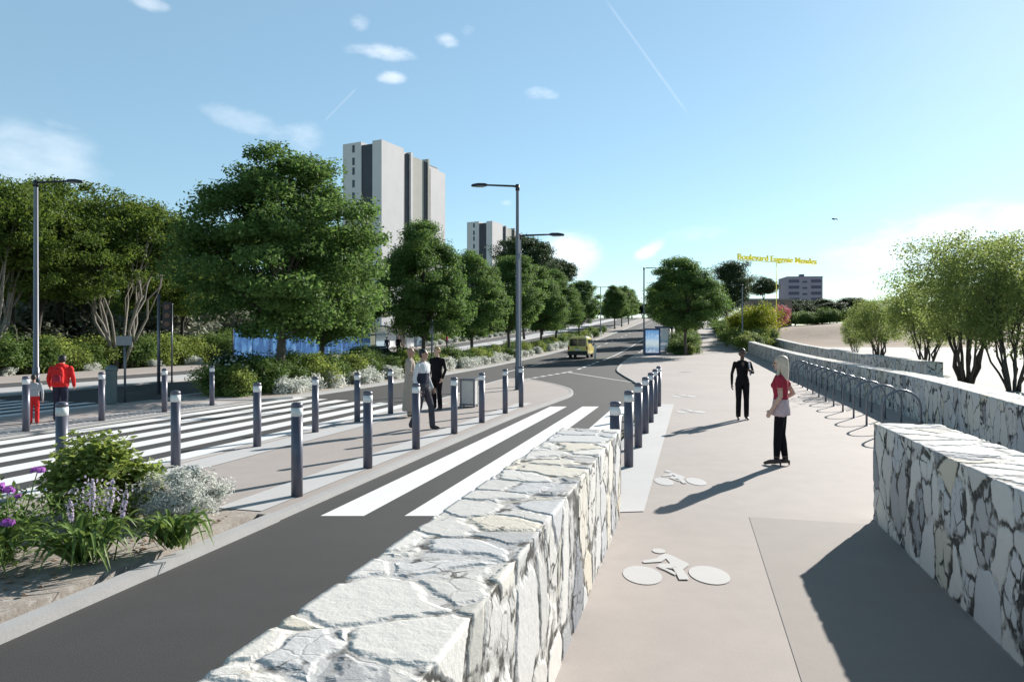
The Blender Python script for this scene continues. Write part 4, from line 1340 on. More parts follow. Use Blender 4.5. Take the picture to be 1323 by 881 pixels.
def vsec(wb, wt, z0, z1, z2):   # van cross-section: sill, waist, roof
    return [(-wb * .93, z0), (-wb, z0 + .12), (-wb, z1), (-wt, z2 - .1), (-wt + .12, z2), (wt - .12, z2), (wt, z2 - .1), (wb, z1), (wb, z0 + .12), (wb * .93, z0)]


x, y, z = gxy(751, 60.5)
vn = thing('van', 'pale yellow van with two dark rear windows driving away up the road', 'van', (x, y, z + RD), PI / 2 - TH)
loft_body('body', [(-1.95, vsec(.82, .72, .42, .95, 1.72)), (-1.86, vsec(.86, .76, .32, .95, 1.80)), (-.4, vsec(.87, .77, .30, .95, 1.84)), (.75, vsec(.87, .76, .30, .95, 1.78)), (1.35, vsec(.86, .70, .30, .95, 1.12)), (2.0, vsec(.82, .66, .32, .85, .98)), (2.1, vsec(.74, .6, .4, .75, .86))], 'van_body', vn, .03)
for s in (-1, 1):
    y0, y1 = (.04, .68) if s > 0 else (-.68, -.04)
    box('rear_window', -1.975, -1.90, y0, y1, 1.02, 1.63, 'pane_car', vn, bevel=.02)
    box('tail_light', -1.98, -1.88, s * .78 - .06, s * .78 + .06, .72, 1.02, 'tail_red', vn, bevel=.015)
    box('side_window', -1.6, -.35, s * .80 - .035, s * .80 + .035, 1.05, 1.58, 'pane_car', vn, bevel=.015)
    box('side_window', -.2, .7, s * .80 - .035, s * .80 + .035, 1.05, 1.55, 'pane_car', vn, bevel=.015)
    mr = box('mirror', .75, .9, s * .98 - .1, s * .98 + .1, 1.05, 1.25, 'black_plastic', vn, bevel=.03)
    for x_ in (-1.25, 1.3): wheel(vn, x_, s * .74)
box('bumper', -2.06, -1.90, -.85, .85, .26, .62, 'black_plastic', vn, bevel=.04)
box('door_seam', -1.958, -1.945, -.012, .012, .6, 1.6, 'black_plastic', vn)
box('number_plate', -1.972, -1.955, -.26, .26, .66, .77, 'plate', vn)
box('door_handle', -1.99, -1.955, .05, .2, .86, .91, 'black_plastic', vn)
box('windscreen', .95, 1.02, -.66, .66, 1.12, 1.6, 'pane_car', vn, mtx=Matrix.Translation((1.0, 0, 1.35)) @ Matrix.Rotation(R(-42), 4, 'Y') @ Matrix.Translation((-1.0, 0, -1.35)))

# dark car parked on the second road
x, y, z = gxy(489, 45.8)
cr = thing('parked_car', 'dark car on the second road, its roof showing above the median shrubs', 'car', (x, y, z + RD), PI / 2 - TH)
loft_body('body', [(-2.1, vsec(.78, .7, .35, .75, .86)), (-2.0, vsec(.86, .76, .25, .82, .95)), (-1.2, vsec(.88, .78, .22, .86, 1.0)), (.9, vsec(.88, .78, .22, .86, .98)), (1.9, vsec(.84, .7, .25, .75, .82)), (2.1, vsec(.74, .6, .35, .65, .72))], 'car_dark', cr, .03)
loft_body('cabin', [(-1.75, vsec(.74, .70, .9, .95, 1.05)), (-1.1, vsec(.76, .60, .9, .97, 1.45)), (.1, vsec(.76, .60, .9, .97, 1.47)), (1.05, vsec(.74, .66, .88, .93, 1.0))], 'pane_car', cr, .02)
box('roof', -1.05, .1, -.56, .56, 1.462, 1.50, 'car_dark', cr, bevel=.015)
for s in (-1, 1):
    box('tail_light', -2.12, -2.0, s * .62 - .14, s * .62 + .14, .68, .82, 'tail_red', cr, bevel=.01)
    box('headlight', 2.0, 2.12, s * .55 - .15, s * .55 + .15, .55, .66, 'lamp_glass', cr, bevel=.01)
    for x_ in (-1.3, 1.35): wheel(cr, x_, s * .76)

# ------------------------------------------------------------------ small street furniture
x, y, z = gxy(606, 20.6)
lb = thing('litter_bin', 'grey framed litter bin standing on the island behind the bollards', 'bin', (x, y, 0), R(-10))
for sx in (-1, 1):
    for sy in (-1, 1): box('post', sx * .2 - .025, sx * .2 + .025, sy * .2 - .025, sy * .2 + .025, 0, .82, 'pole', lb)
box('top_frame', -.24, .24, -.24, .24, .78, .84, 'pole', lb, bevel=.01)
box('bottom_frame', -.24, .24, -.24, .24, .05, .10, 'pole', lb)
for sy in (-1, 1): box('panel', -.172, .172, sy * .21 - .01, sy * .21 + .01, .102, .778, 'bin_grey', lb)
for sx in (-1, 1): box('panel', sx * .21 - .01, sx * .21 + .01, -.172, .172, .102, .778, 'bin_grey', lb)

x, y, z = gxy(160.5, 22.2)
ts = thing('road_sign', 'grey rectangular sign seen from behind on a slim post beyond the crossing', 'sign', (x, y, RD), R(5))
tube('post', [(0, .05, 0), (0, .05, 2.18)], .035, 'pole', ts, 10)
box('sign_plate', -.24, .24, -.012, .012, 1.86, 2.16, 'sign_back', ts)
for z_ in (1.93, 2.08): box('bracket', -.1, .1, .012, .09, z_, z_ + .03, 'pole', ts)

x, y, z = gxy(144, 21.4)
pb = thing('waste_bin', 'slim grey-green cylindrical bin left of the sign post on the refuge', 'bin', (x, y, z), 0)
lathe('body', [(.15, 0), (.16, .05), (.16, 1.0), (.17, 1.02)], 'bin_green', pb, 18)
lathe('lid', [(.18, 1.02), (.18, 1.1), (.13, 1.17), (.03, 1.2)], 'bin_green', pb, 18)

x, y, z = gxy(205, 26.2)
tl = thing('traffic_light', 'dark traffic light on a slender pole left of the large rounded tree', 'traffic light', (x, y, z), R(20))
tube('pole', [(0, 0, -.05), (0, 0, 3.7)], [.06, .05], 'pole', tl, 12)
hb = box('signal_head', .14, .46, -.13, .13, 2.35, 3.4, 'signal_black', tl, bevel=.03)
for k in range(3):
    bm = bmesh.new(); bmesh.ops.create_cone(bm, cap_ends=True, segments=18, radius1=.1, radius2=.1, depth=.1, matrix=Matrix.Translation((.30, -.15, 2.56 + .32 * k)) @ Matrix.Rotation(PI / 2, 4, 'X'))
    bmobj('lens', bm, 'signal_lens', hb)
for z_ in (2.5, 3.25): box('bracket', .03, .15, -.03, .03, z_, z_ + .05, 'signal_black', tl)
x, y, z = gxy(222, 33)
sp_ = thing('sign_pole', 'thin bare pole right of the traffic light', 'pole', (x, y, z))
tube('pole', [(0, 0, -.1), (0, 0, 3.6)], .04, 'pole', sp_, 10); lathe('cap', [(.048, 3.6), (.048, 3.64), (.02, 3.67)], 'pole', sp_, 10)
x, y, z = gxy(558, 40)
sp2 = thing('sign_pole', 'slim pole with small plate rising just right of the men\'s tree trunk', 'pole', (x, y, z))
tube('pole', [(0, 0, -.1), (0, 0, 3.1)], .05, 'pole', sp2, 10); box('sign_plate', -.14, .14, -.07, -.05, 2.2, 2.7, 'sign_back', sp2)
x, y, z = gxy(769, 58.5)
dp = thing('marker_post', 'small white marker post at the road side right of the van', 'post', (x, y, z + RD))
lathe('post', [(.08, 0), (.08, 1.0), (.07, 1.02)], 'paint', dp, 12)
lathe('top', [(.08, 1.02), (.11, 1.08), (.11, 1.2), (.05, 1.26)], 'paint', dp, 12)


# ------------------------------------------------------------------ people
def build_body(name, parent, prims, mats, voxel=.007, smooth_it=3):
    """prims: list of (matindex, kind, data). One continuous surface is grown round them (voxel union)."""
    V, F, T = [], [], []

    def add(vs, fs, mi_):
        b_ = len(V); V.extend(vs); F.extend([tuple(b_ + k for k in f) for f in fs]); T.extend([mi_] * len(vs))
    for mi_, kind, dat in prims:
        if kind == 'cap':       # chain of (point, radius)
            pts = [Vector(p) for p, r_ in dat]; rr = [r_ for p, r_ in dat]
            P2, R2 = [], []
            d0 = (pts[0] - pts[1]).normalized(); d1 = (pts[-1] - pts[-2]).normalized()
            for t_ in (1.0, .87, .5): P2.append(pts[0] + d0 * rr[0] * t_); R2.append(max(.0015, rr[0] * math.sqrt(max(0, 1 - t_ * t_))))
            for i in range(len(pts)):
                P2.append(pts[i]); R2.append(rr[i])
                if i < len(pts) - 1:
                    for t_ in (.25, .5, .75): P2.append(pts[i].lerp(pts[i + 1], t_)); R2.append(rr[i] + (rr[i + 1] - rr[i]) * t_)
            for t_ in (.5, .87, 1.0): P2.append(pts[-1] + d1 * rr[-1] * t_); R2.append(max(.0015, rr[-1] * math.sqrt(max(0, 1 - t_ * t_))))
            vs, fs = tube_geo(P2, R2, 12); add(vs, fs, mi_)
        elif kind == 'ell':
            c_, r3, rot = dat
            Mx = Matrix.Translation(c_) @ (rot.to_4x4() if rot is not None else Matrix.Identity(4)) @ Matrix.Diagonal((*r3, 1))
            bm = bmesh.new(); bmesh.ops.create_uvsphere(bm, u_segments=16, v_segments=10, radius=1, matrix=Mx)
            bm.verts.index_update(); add([v_.co.copy() for v_ in bm.verts], [tuple(v_.index for v_ in f.verts) for f in bm.faces], mi_); bm.free()
        elif kind == 'loft':    # rings (center, rx, ry, matindex) horizontally oriented; yaw optional
            rings, n = [], 18; vs, fs, tt = [], [], []
            for r0_, r1_ in zip(dat[:-1], dat[1:]):
                for t_ in (0, .25, .5, .75):
                    rings.append((tuple(r0_[0][q_] * (1 - t_) + r1_[0][q_] * t_ for q_ in range(3)), r0_[1] * (1 - t_) + r1_[1] * t_, r0_[2] * (1 - t_) + r1_[2] * t_, r0_[3] if t_ < .5 else r1_[3]))
            rings.append(dat[-1])
            for (c_, rx, ry, m2) in rings:
                for k in range(n):
                    a = 2 * PI * k / n; ca, sa = math.cos(a), math.sin(a)
                    vs.append(Vector((c_[0] + rx * math.copysign(abs(ca) ** .85, ca), c_[1] + ry * math.copysign(abs(sa) ** .85, sa), c_[2]))); tt.append(m2)
            for i in range(len(rings) - 1):
                for k in range(n): fs.append((i * n + k, i * n + (k + 1) % n, (i + 1) * n + (k + 1) % n, (i + 1) * n + k))
            fs.append(tuple(reversed(range(n)))); fs.append(tuple((len(rings) - 1) * n + k for k in range(n)))
            b_ = len(V); V.extend(vs); F.extend([tuple(b_ + k for k in f) for f in fs]); T.extend(tt)
    # a denser tag cloud so that long pieces keep their own material
    kd = kdtree.KDTree(len(V)); [kd.insert(v_, i) for i, v_ in enumerate(V)]; kd.balance()
    bm = bmesh.new(); vs = [bm.verts.new(p) for p in V]
    for f in F: bm.faces.new([vs[i] for i in f])
    bmesh.ops.recalc_face_normals(bm, faces=bm.faces)
    me = bpy.data.meshes.new(name); bm.to_mesh(me); bm.free()
    o = bpy.data.objects.new(name, me); C.objects.link(o)
    md = o.modifiers.new('remesh', 'REMESH'); md.mode = 'VOXEL'; md.voxel_size = voxel
    ms = o.modifiers.new('smooth', 'SMOOTH'); ms.iterations = smooth_it; ms.factor = .5
    dg = bpy.context.evaluated_depsgraph_get(); me2 = bpy.data.meshes.new_from_object(o.evaluated_get(dg))
    o.modifiers.clear(); o.data = me2; me2.name = name; bpy.data.meshes.remove(me)
    for mm in mats: me2.materials.append(M[mm])
    mi_ = []
    for p in me2.polygons: mi_.append(T[kd.find(p.center)[1]])
    me2.polygons.foreach_set('material_index', mi_); me2.polygons.foreach_set('use_smooth', [True] * len(mi_)); me2.update()
    o.parent = parent
    return o


def hand(prims, mi_, wrist, d, across, palmn, s=1.0, curl=.5, thumb=1):
    """wrist point, d hand direction, across = towards the thumb side, palmn = palm normal (fingers curl to it)"""
    w = Vector(wrist); d = Vector(d).normalized(); a = Vector(across); a = (a - d * a.dot(d)).normalized(); pn = Vector(palmn); pn = (pn - d * pn.dot(d) - a * pn.dot(a)).normalized()
    rot = Matrix((a, pn, d)).transposed()
    prims.append((mi_, 'ell', (w + d * .045 * s, (.042 * s, .019 * s, .06 * s), rot)))
    for i, (off, ln) in enumerate(((.030, .92), (.010, 1.0), (-.010, .95), (-.029, .75))):
        b_ = w + d * (.082 - abs(i - 1.3) * .006) * s + a * off * s
        m1 = b_ + (d + pn * curl * .6).normalized() * .036 * ln * s
        m2 = m1 + (d + pn * curl * 1.6).normalized() * .026 * ln * s
        m3 = m2 + (d + pn * curl * 2.6).normalized() * .018 * ln * s
        prims.append((mi_, 'cap', [(b_ - d * .02 * s, .0098 * s), (b_, .0098 * s), (m1, .009 * s), (m2, .0082 * s), (m3, .007 * s)]))
    t0 = w + d * .02 * s + a * .03 * s
    t1 = t0 + (d * .8 + a * .8 + pn * .3).normalized() * .035 * s
    t2 = t1 + (d * 1.0 + a * .25 + pn * .4).normalized() * .03 * s
    prims.append((mi_, 'cap', [(t0, .0125 * s), (t1, .011 * s), (t2, .0085 * s)]))


def head(prims, c_, sk, eye, lip, yaw=0.0, pitch=0.0, s=1.0, face=True):
    Rm = Matrix.Rotation(yaw, 3, 'Z') @ Matrix.Rotation(pitch, 3, 'X')
    c_ = Vector(c_)

    def q(x_, y_, z_): return c_ + Rm @ Vector((x_ * s, y_ * s, z_ * s))
    prims.append((sk, 'ell', (q(0, -.008, .022), (.075 * s, .093 * s, .092 * s), Rm)))
    prims.append((sk, 'ell', (q(0, .018, -.045), (.058 * s, .068 * s, .07 * s), Rm)))
    prims.append((sk, 'ell', (q(0, .066, -.093), (.022 * s, .02 * s, .018 * s), Rm)))
    if face:
        prims.append((sk, 'cap', [(q(0, .086, .015), .008 * s), (q(0, .106, -.025), .0125 * s)]))
        for sx in (-1, 1):
            prims.append((eye, 'ell', (q(sx * .031, .081, .008), (.0125 * s, .009 * s, .0075 * s), Rm)))
            prims.append((sk, 'ell', (q(sx * .031, .084, .026), (.018 * s, .009 * s, .006 * s), Rm)))
            prims.append((sk, 'ell', (q(sx * .077, -.01, -.005), (.010 * s, .020 * s, .030 * s), Rm)))
        prims.append((lip, 'ell', (q(0, .086, -.058), (.022 * s, .010 * s, .0075 * s), Rm)))


def leg(prims, hip, knee, ankle, toe, mt, ms_, r=(.088, .058, .045, .05), flare=None, heel=0.0):
    prims.append((mt, 'cap', [(hip, r[0]), (Vector(hip).lerp(Vector(knee), .5), (r[0] + r[1]) / 2 * 1.02), (knee, r[1]), (Vector(knee).lerp(Vector(ankle), .35), r[1] * 1.0), (ankle, flare or r[2])]))
    a = Vector(ankle); t_ = Vector(toe)
    d = (t_ - a); d.z = 0; d.normalize()
    prims.append((ms_, 'cap', [(a + d * -.03 + Vector((0, 0, -.045)), .034), (a.lerp(t_, .55) + Vector((0, 0, -.012)), .036), (t_, .026)]))
    prims.append((ms_, 'cap', [(a, r[2] * .85), (a + Vector((0, 0, -.05)), .034)]))
    if heel:
        hx = a - d * .055; prims.append((ms_, 'cap', [((hx.x, hx.y, a.z - .05), .016), ((hx.x, hx.y, .012), .012)]))


def arm(prims, sh_, el_, wr_, mu, mf, mh, r=(.05, .042, .036, .027), across=(0, 1, 0), palmn=(1, 0, 0), curl=.5, s=1.0, sleeve=1.0, hd=None):
    sh_, el_, wr_ = Vector(sh_), Vector(el_), Vector(wr_)
    if sleeve < 1:
        md_ = sh_.lerp(el_, sleeve)
        prims.append((mu, 'cap', [(sh_, r[0] + .004), (md_, r[0] + .004)]))
        prims.append((mf, 'cap', [(md_, r[1]), (el_, r[2]), (el_.lerp(wr_, .3), r[2]), (wr_, r[3])]))
    else:
        prims.append((mu, 'cap', [(sh_, r[0]), (sh_.lerp(el_, .5), r[1]), (el_, r[2])]))
        prims.append((mf, 'cap', [(el_, r[2]), (el_.lerp(wr_, .3), r[2]), (wr_, r[3])]))
    d = hd or (wr_ - el_)
    hand(prims, mh, wr_ + Vector(d).normalized() * .005, d, across, palmn, s, curl)


# --- woman in the red top (local: facing +Y)
# materials: 0 red, 1 skin, 2 trousers, 3 shoes, 4 pink, 5 eye, 6 lip
x, y = 4.26, 11.04
wr = thing('person', 'blond woman in a red top, pale tunic hem and dark trousers on the promenade', 'person', (x, y, 0), R(60)); wr.scale = (1.06, 1.06, 1.0)
pr = []
pr.append((0, 'loft', [((0, 0, .86), .150, .12, 4), ((0, 0, .84), .168, .125, 4), ((0, 0, .80), .175, .13, 4), ((0, 0, .79), .12, .09, 4)]))
pr.append((0, 'loft', [((0, -.005, .80), .172, .13, 4), ((0, -.005, .90), .170, .128, 4), ((0, 0, 1.0), .158, .115, 4), ((0, 0, 1.045), .145, .106, 4), ((0, 0, 1.06), .140, .103, 0), ((0, 0, 1.12), .132, .10, 0), ((0, .005, 1.2), .142, .108, 0), ((0, .012, 1.29), .155, .118, 0), ((0, .0, 1.37), .158, .10, 0), ((0, -.005, 1.42), .13, .085, 0), ((0, -.01, 1.455), .07, .06, 0)]))
for sx in (-1, 1): pr.append((0, 'ell', ((sx * .072, .075, 1.27), (.062, .058, .06), None)))
pr.append((1, 'cap', [((0, -.012, 1.43), .05), ((0, .0, 1.52), .047)]))
head(pr, (0, .015, 1.615), 1, 5, 6, R(6), R(-6), .97)
leg(pr, (-.07, 0, .82), (-.062, .035, .49), (-.055, .05, .115), (-.055, .215, .028), 2, 3, (.080, .058, .044), heel=1)
leg(pr, (.07, 0, .82), (.06, .0, .49), (.052, -.055, .115), (.06, .105, .028), 2, 3, (.080, .058, .044), heel=1)
arm(pr, (-.172, -.005, 1.375), (-.215, -.03, 1.11), (-.20, .10, .885), 0, 1, 1, (.05, .041, .034, .025), (.3, 1, 0), (1, -.2, 0), .5, .92, .42)      # left side in the picture: hanging, a little forward
arm(pr, (.172, -.005, 1.375), (.26, -.14, 1.13), (.19, .02, 1.02), 0, 1, 1, (.05, .041, .034, .025), (0, .3, 1), (-1, .3, 0), .7, .92, .42)
build_body('body', wr, pr, ['red_cloth', 'skin', 'black_cloth', 'shoe_brown', 'pink_cloth', 'eye', 'lip'], .0065)
hr = []
hr.append((0, 'ell', ((0, -.012, 1.655), (.087, .100, .088), None)))
hr.append((0, 'loft', [((0, -.055, 1.27), .07, .022, 0), ((0, -.062, 1.32), .10, .035, 0), ((0, -.06, 1.42), .115, .05, 0), ((0, -.05, 1.52), .105, .065, 0), ((0, -.035, 1.62), .092, .078, 0), ((0, -.025, 1.68), .08, .08, 0)]))
for sx in (-1, 1): hr.append((0, 'cap', [((sx * .078, .015, 1.66), .022), ((sx * .088, .02, 1.56), .022), ((sx * .098, .02, 1.45), .022), ((sx * .09, .035, 1.36), .014)]))
build_body('hair', wr, hr, ['hair_blond'], .0075)

# --- woman in black facing the viewer
x, y = 5.72, 17.3
wb = thing('person', 'woman in a black suit facing the viewer with a grey folder held to her side', 'person', (x, y, 0), R(172))
pr = []
pr.append((0, 'loft', [((0, 0, .86), .13, .10, 0), ((0, 0, .92), .165, .12, 0), ((0, 0, 1.0), .160, .112, 0), ((0, 0, 1.1), .128, .095, 0), ((0, .0, 1.2), .140, .105, 0), ((0, .01, 1.30), .160, .115, 0), ((0, 0, 1.39), .165, .10, 0), ((0, -.005, 1.44), .14, .085, 0), ((0, -.01, 1.475), .075, .06, 0)]))
for sx in (-1, 1): pr.append((0, 'ell', ((sx * .075, .075, 1.29), (.062, .055, .058), None)))
pr.append((1, 'cap', [((0, -.012, 1.45), .05), ((0, .0, 1.55), .047)]))
pr.append((1, 'ell', ((0, .085, 1.395), (.034, .028, .055), None)))
head(pr, (0, .015, 1.65), 1, 2, 3, 0, 0, .97)
leg(pr, (-.085, 0, .90), (-.095, .01, .49), (-.10, -.01, .10), (-.115, .13, .028), 0, 4, (.092, .066, .05), .060, heel=.6)
leg(pr, (.085, 0, .90), (.09, .01, .49), (.095, -.01, .10), (.11, .13, .028), 0, 4, (.092, .066, .05), .060, heel=.6)
arm(pr, (.178, -.005, 1.40), (.245, -.03, 1.13), (.255, .02, .875), 0, 0, 1, (.048, .042, .036, .028), (-.2, 1, 0), (-1, 0, 0), .45, .92)
arm(pr, (-.178, -.005, 1.40), (-.26, -.03, 1.17), (-.17, .16, 1.22), 0, 0, 1, (.048, .042, .036, .028), (0, 0, 1), (1, -.6, 0), .9, .92)
build_body('body', wb, pr, ['black_cloth', 'skin_dark', 'eye', 'lip', 'shoe_brown'], .0065)
hr = [(0, 'ell', ((0, -.014, 1.69), (.086, .098, .086), None)), (0, 'ell', ((0, -.06, 1.64), (.078, .06, .085), None)), (0, 'ell', ((0, -.10, 1.72), (.045, .045, .042), None))]
build_body('hair', wb, hr, ['hair_black'], .008)
c_ = thing('folder', 'grey folder tucked in the arm of the woman in black', 'folder', (0, 0, 0), 0)
bm = bmesh.new(); add_box(bm, -.012, .012, -.11, .11, -.15, .15)
bmobj('cover', bm, 'book_grey', c_, bevel=.005)
Rw = Matrix.Rotation(R(172), 3, 'Z'); c_.location = Vector((x, y, 0)) + Rw @ Vector((-.168, .085, 1.27)); c_.rotation_euler = (R(-12), R(6), R(172 - 20))


def man(label, loc, rz, mats, coat=False, stride=.0, hair=None, headyaw=0.0, voxel=.009, s=1.0, vest=False, hold=False):
    """mats: 0 top, 1 skin, 2 trousers, 3 shoes, 4 vest/coat, 5 eye, 6 lip"""
    t_ = thing('person', label, 'person', loc, rz); t_.scale = (s, s, s)
    pr = []
    mv = 4 if vest else 0
    pr.append((0, 'loft', [((0, 0, .88), .14, .11, 2), ((0, 0, .95), .172, .125, 2), ((0, 0, 1.0), .168, .122, 2), ((0, 0, 1.03), .165, .122, mv), ((0, 0, 1.12), .160, .12, mv), ((0, .0, 1.22), .170, .125, mv), ((0, .008, 1.30), .186, .128, mv if not vest else 0), ((0, 0, 1.39), .192, .115, 0), ((0, -.005, 1.45), .165, .095, 0), ((0, -.01, 1.49), .085, .068, 0)]))
    if coat:
        pr.append((4, 'loft', [((0, .0, .16), .215, .20, 4), ((0, .0, .2), .22, .205, 4), ((0, 0, .6), .205, .175, 4), ((0, 0, .95), .190, .145, 4), ((0, 0, 1.12), .180, .135, 4), ((0, .005, 1.28), .198, .138, 4), ((0, 0, 1.40), .20, .122, 4), ((0, -.005, 1.46), .165, .10, 4), ((0, -.01, 1.50), .08, .07, 4)]))
    pr.append((1, 'cap', [((0, -.012, 1.47), .058), ((0, .0, 1.57), .056)]))
    head(pr, (0, .015, 1.66), 1, 5, 6, headyaw, 0, 1.02)
    leg(pr, (-.088, 0, .92), (-.095, .02 + stride * .55, .50), (-.10, -.01 + stride * .8, .085), (-.115, .15 + stride * .8, .032), 2, 3, (.098, .07, .055), .066)
    leg(pr, (.088, 0, .92), (.095, .02 - stride * .25, .49), (.10, -.01 - stride * .95, .10), (.115, .15 - stride * .9, .034), 2, 3, (.098, .07, .055), .066)
    am = 4 if coat else 0
    arm(pr, (-.205, -.005, 1.41), (-.265, -.04, 1.13), (-.25, .09, .90), am, am, 1, (.058, .05, .043, .034), (0, 1, 0), (1, 0, 0), .5)
    if hold: arm(pr, (.205, -.005, 1.41), (.26, -.02, 1.15), (.20, .22, 1.10), am, am, 1, (.058, .05, .043, .034), (0, 0, 1), (-1, 0, 0), .6)
    else: arm(pr, (.205, -.005, 1.41), (.27, -.05, 1.13), (.26, .04, .88), am, am, 1, (.058, .05, .043, .034), (0, 1, 0), (-1, 0, 0), .5)
    build_body('body', t_, pr, mats + ['eye', 'lip'], voxel)
    if hair:
        Rm = Matrix.Rotation(headyaw, 3, 'Z')

        def q(x_, y_, z_): return Vector((0, .015, 1.66)) + Rm @ Vector((x_, y_, z_))
        build_body('hair', t_, [(0, 'ell', (q(0, -.018, .045), (.084, .096, .080), Rm)), (0, 'ell', (q(0, -.05, -.005), (.078, .06, .075), Rm))], [hair], .009)
    return t_


man('striding man in a white shirt and dark vest with grey trousers on the island', (-1.98, 15.5, 0), R(-115), ['white_cloth', 'skin_mid', 'grey_cloth', 'shoe_brown', 'navy_cloth'], stride=.24, hair='hair_black', vest=True, headyaw=R(20))
man('person in a long beige robe standing behind the striding man', (-2.62, 17.9, 0), R(-80), ['beige_cloth', 'skin_mid', 'beige_cloth', 'shoe_brown', 'beige_cloth'], coat=True, hair=None, hold=True)
man('man in a black suit with golden hair beside the litter bin', (-2.12, 19.7, 0), R(150), ['black_cloth', 'skin', 'black_cloth', 'shoe_brown', 'black_cloth'], hair='hair_gold', hold=False, headyaw=R(-20))

# --- adult in red jacket bending slightly towards a child, on the far refuge
x, y = (78 - CX) / FPX * 17.0, 17.0
ad = thing('person', 'adult in a red hooded jacket and dark trousers seen from behind on the refuge', 'person', (x, y, 0), R(15)); ad.scale = (.93, .93, .93)
pr = []
pr.append((0, 'loft', [((0, 0, .88), .15, .12, 2), ((0, 0, .93), .20, .15, 0), ((0, .01, 1.05), .205, .155, 0), ((0, .03, 1.2), .215, .16, 0), ((0, .05, 1.32), .225, .15, 0), ((0, .075, 1.42), .20, .13, 0), ((0, .09, 1.48), .12, .10, 0)]))
pr.append((0, 'ell', ((0, .01, 1.45), (.13, .09, .075), None)))
pr.append((1, 'cap', [((0, .10, 1.46), .06), ((0, .14, 1.54), .055)]))
head(pr, (0, .17, 1.60), 1, 5, 6, R(15), R(-18), 1.0)
leg(pr, (-.088, 0, .92), (-.10, .05, .50), (-.11, .02, .085), (-.12, .17, .032), 2, 3, (.098, .07, .055), .066)
leg(pr, (.088, 0, .92), (.10, .03, .50), (.11, -.03, .085), (.12, .13, .032), 2, 3, (.098, .07, .055), .066)
arm(pr, (-.215, .06, 1.38), (-.29, .05, 1.12), (-.31, .20, .92), 0, 0, 1, (.068, .062, .054, .042), (0, 1, 0), (1, 0, 0), .5)
arm(pr, (.215, .06, 1.38), (.29, .03, 1.12), (.27, .16, .92), 0, 0, 1, (.068, .062, .054, .042), (0, 1, 0), (-1, 0, 0), .5)
build_body('body', ad, pr, ['red_bright', 'skin_mid', 'navy_cloth', 'shoe_brown', 'black_cloth', 'eye', 'lip'], .009)
build_body('hair', ad, [(0, 'ell', ((0, .155, 1.645), (.098, .11, .088), None)), (0, 'ell', ((0, .12, 1.60), (.092, .07, .08), None))], ['hair_black'], .009)
bp_ = thing('backpack', 'red backpack on the adult in the red jacket', 'backpack', (x, y, 0), R(15)); bp_.scale = (.93, .93, .93)
build_body('bag', bp_, [(0, 'loft', [((0, -.16, .98), .11, .06, 0), ((0, -.19, 1.02), .14, .085, 0), ((0, -.18, 1.2), .145, .09, 0), ((0, -.145, 1.36), .12, .075, 0), ((0, -.115, 1.42), .07, .05, 0)])], ['red_bright'], .01)
build_body('pocket', bp_, [(0, 'loft', [((0, -.26, 1.03), .08, .03, 0), ((0, -.275, 1.06), .10, .035, 0), ((0, -.27, 1.18), .095, .03, 0), ((0, -.255, 1.21), .07, .02, 0)])], ['red_cloth'], .01)
# child
x, y = (43.5 - CX) / FPX * 16.3, 16.3
ch = man('child in a grey top and red trousers beside the adult in the red jacket', (x, y, 0), R(25), ['lightgrey_cloth', 'skin_mid', 'red_bright', 'black_plastic', 'lightgrey_cloth'], hair='hair_black', voxel=.011, s=.66)

# --- waiting people at the tram shelter
for px, Y, rz, mats, hairm, lab in ((500, 66.5, 40, ['navy_cloth', 'skin_mid', 'grey_cloth', 'shoe_brown', 'navy_cloth'], 'hair_black', 'person in navy waiting in front of the white shelter panel'),
                                    (515, 67.5, 200, ['black_cloth', 'skin_mid', 'black_cloth', 'shoe_brown', 'black_cloth'], 'hair_black', 'person in black waiting by the brown shelter panel'),
                                    (577.5, 79.0, 90, ['red_cloth', 'skin_mid', 'navy_cloth', 'shoe_brown', 'red_cloth'], 'hair_black', 'person in red standing at the right end of the shelter')):
    x, y, z = gxy(px, Y); man(lab, (x, y, z), R(rz), mats, hair=hairm, voxel=.018)

# ------------------------------------------------------------------ bird
x, y = (1078 - CX) / FPX * 62, 62
bd = thing('bird', 'dark bird gliding high above the sandy bank', 'bird', (x, y, CAMZ + (HZ - 283.5) / FPX * 62), R(30))
V, F = tube_geo([(0, -.17, -.02), (0, -.08, 0), (0, .02, .01), (0, .12, .02), (0, .17, .035), (0, .21, .03)], [.012, .04, .055, .045, .03, .006], 10)
for s in (-1, 1):
    b_ = len(V)
    for (xx, z_, y0, y1) in ((.03, .02, .08, -.05), (.16, .085, .10, -.06), (.28, .07, .06, -.06), (.40, -.04, -.02, -.07)):
        V += [Vector((s * xx, y0, z_ + .006)), Vector((s * xx, y1, z_ + .004)), Vector((s * xx, y1, z_ - .004)), Vector((s * xx, y0, z_ - .006))]
    for i in range(3):
        for k in range(4): F.append((b_ + i * 4 + k, b_ + i * 4 + (k + 1) % 4, b_ + i * 4 + 4 + (k + 1) % 4, b_ + i * 4 + 4 + k))
    F.append((b_, b_ + 1, b_ + 2, b_ + 3)); F.append((b_ + 12, b_ + 13, b_ + 14, b_ + 15))
b_ = len(V); V += [Vector(p) for p in ((-.02, -.15, 0), (.02, -.15, 0), (.05, -.28, -.03), (-.05, -.28, -.03), (-.02, -.15, -.012), (.02, -.15, -.012), (.05, -.28, -.04), (-.05, -.28, -.04))]
for f in ((0, 1, 2, 3), (7, 6, 5, 4), (0, 4, 5, 1), (1, 5, 6, 2), (2, 6, 7, 3), (3, 7, 4, 0)): F.append(tuple(b_ + k for k in f))
pyobj('body', V, F, 'bird', bd, True)

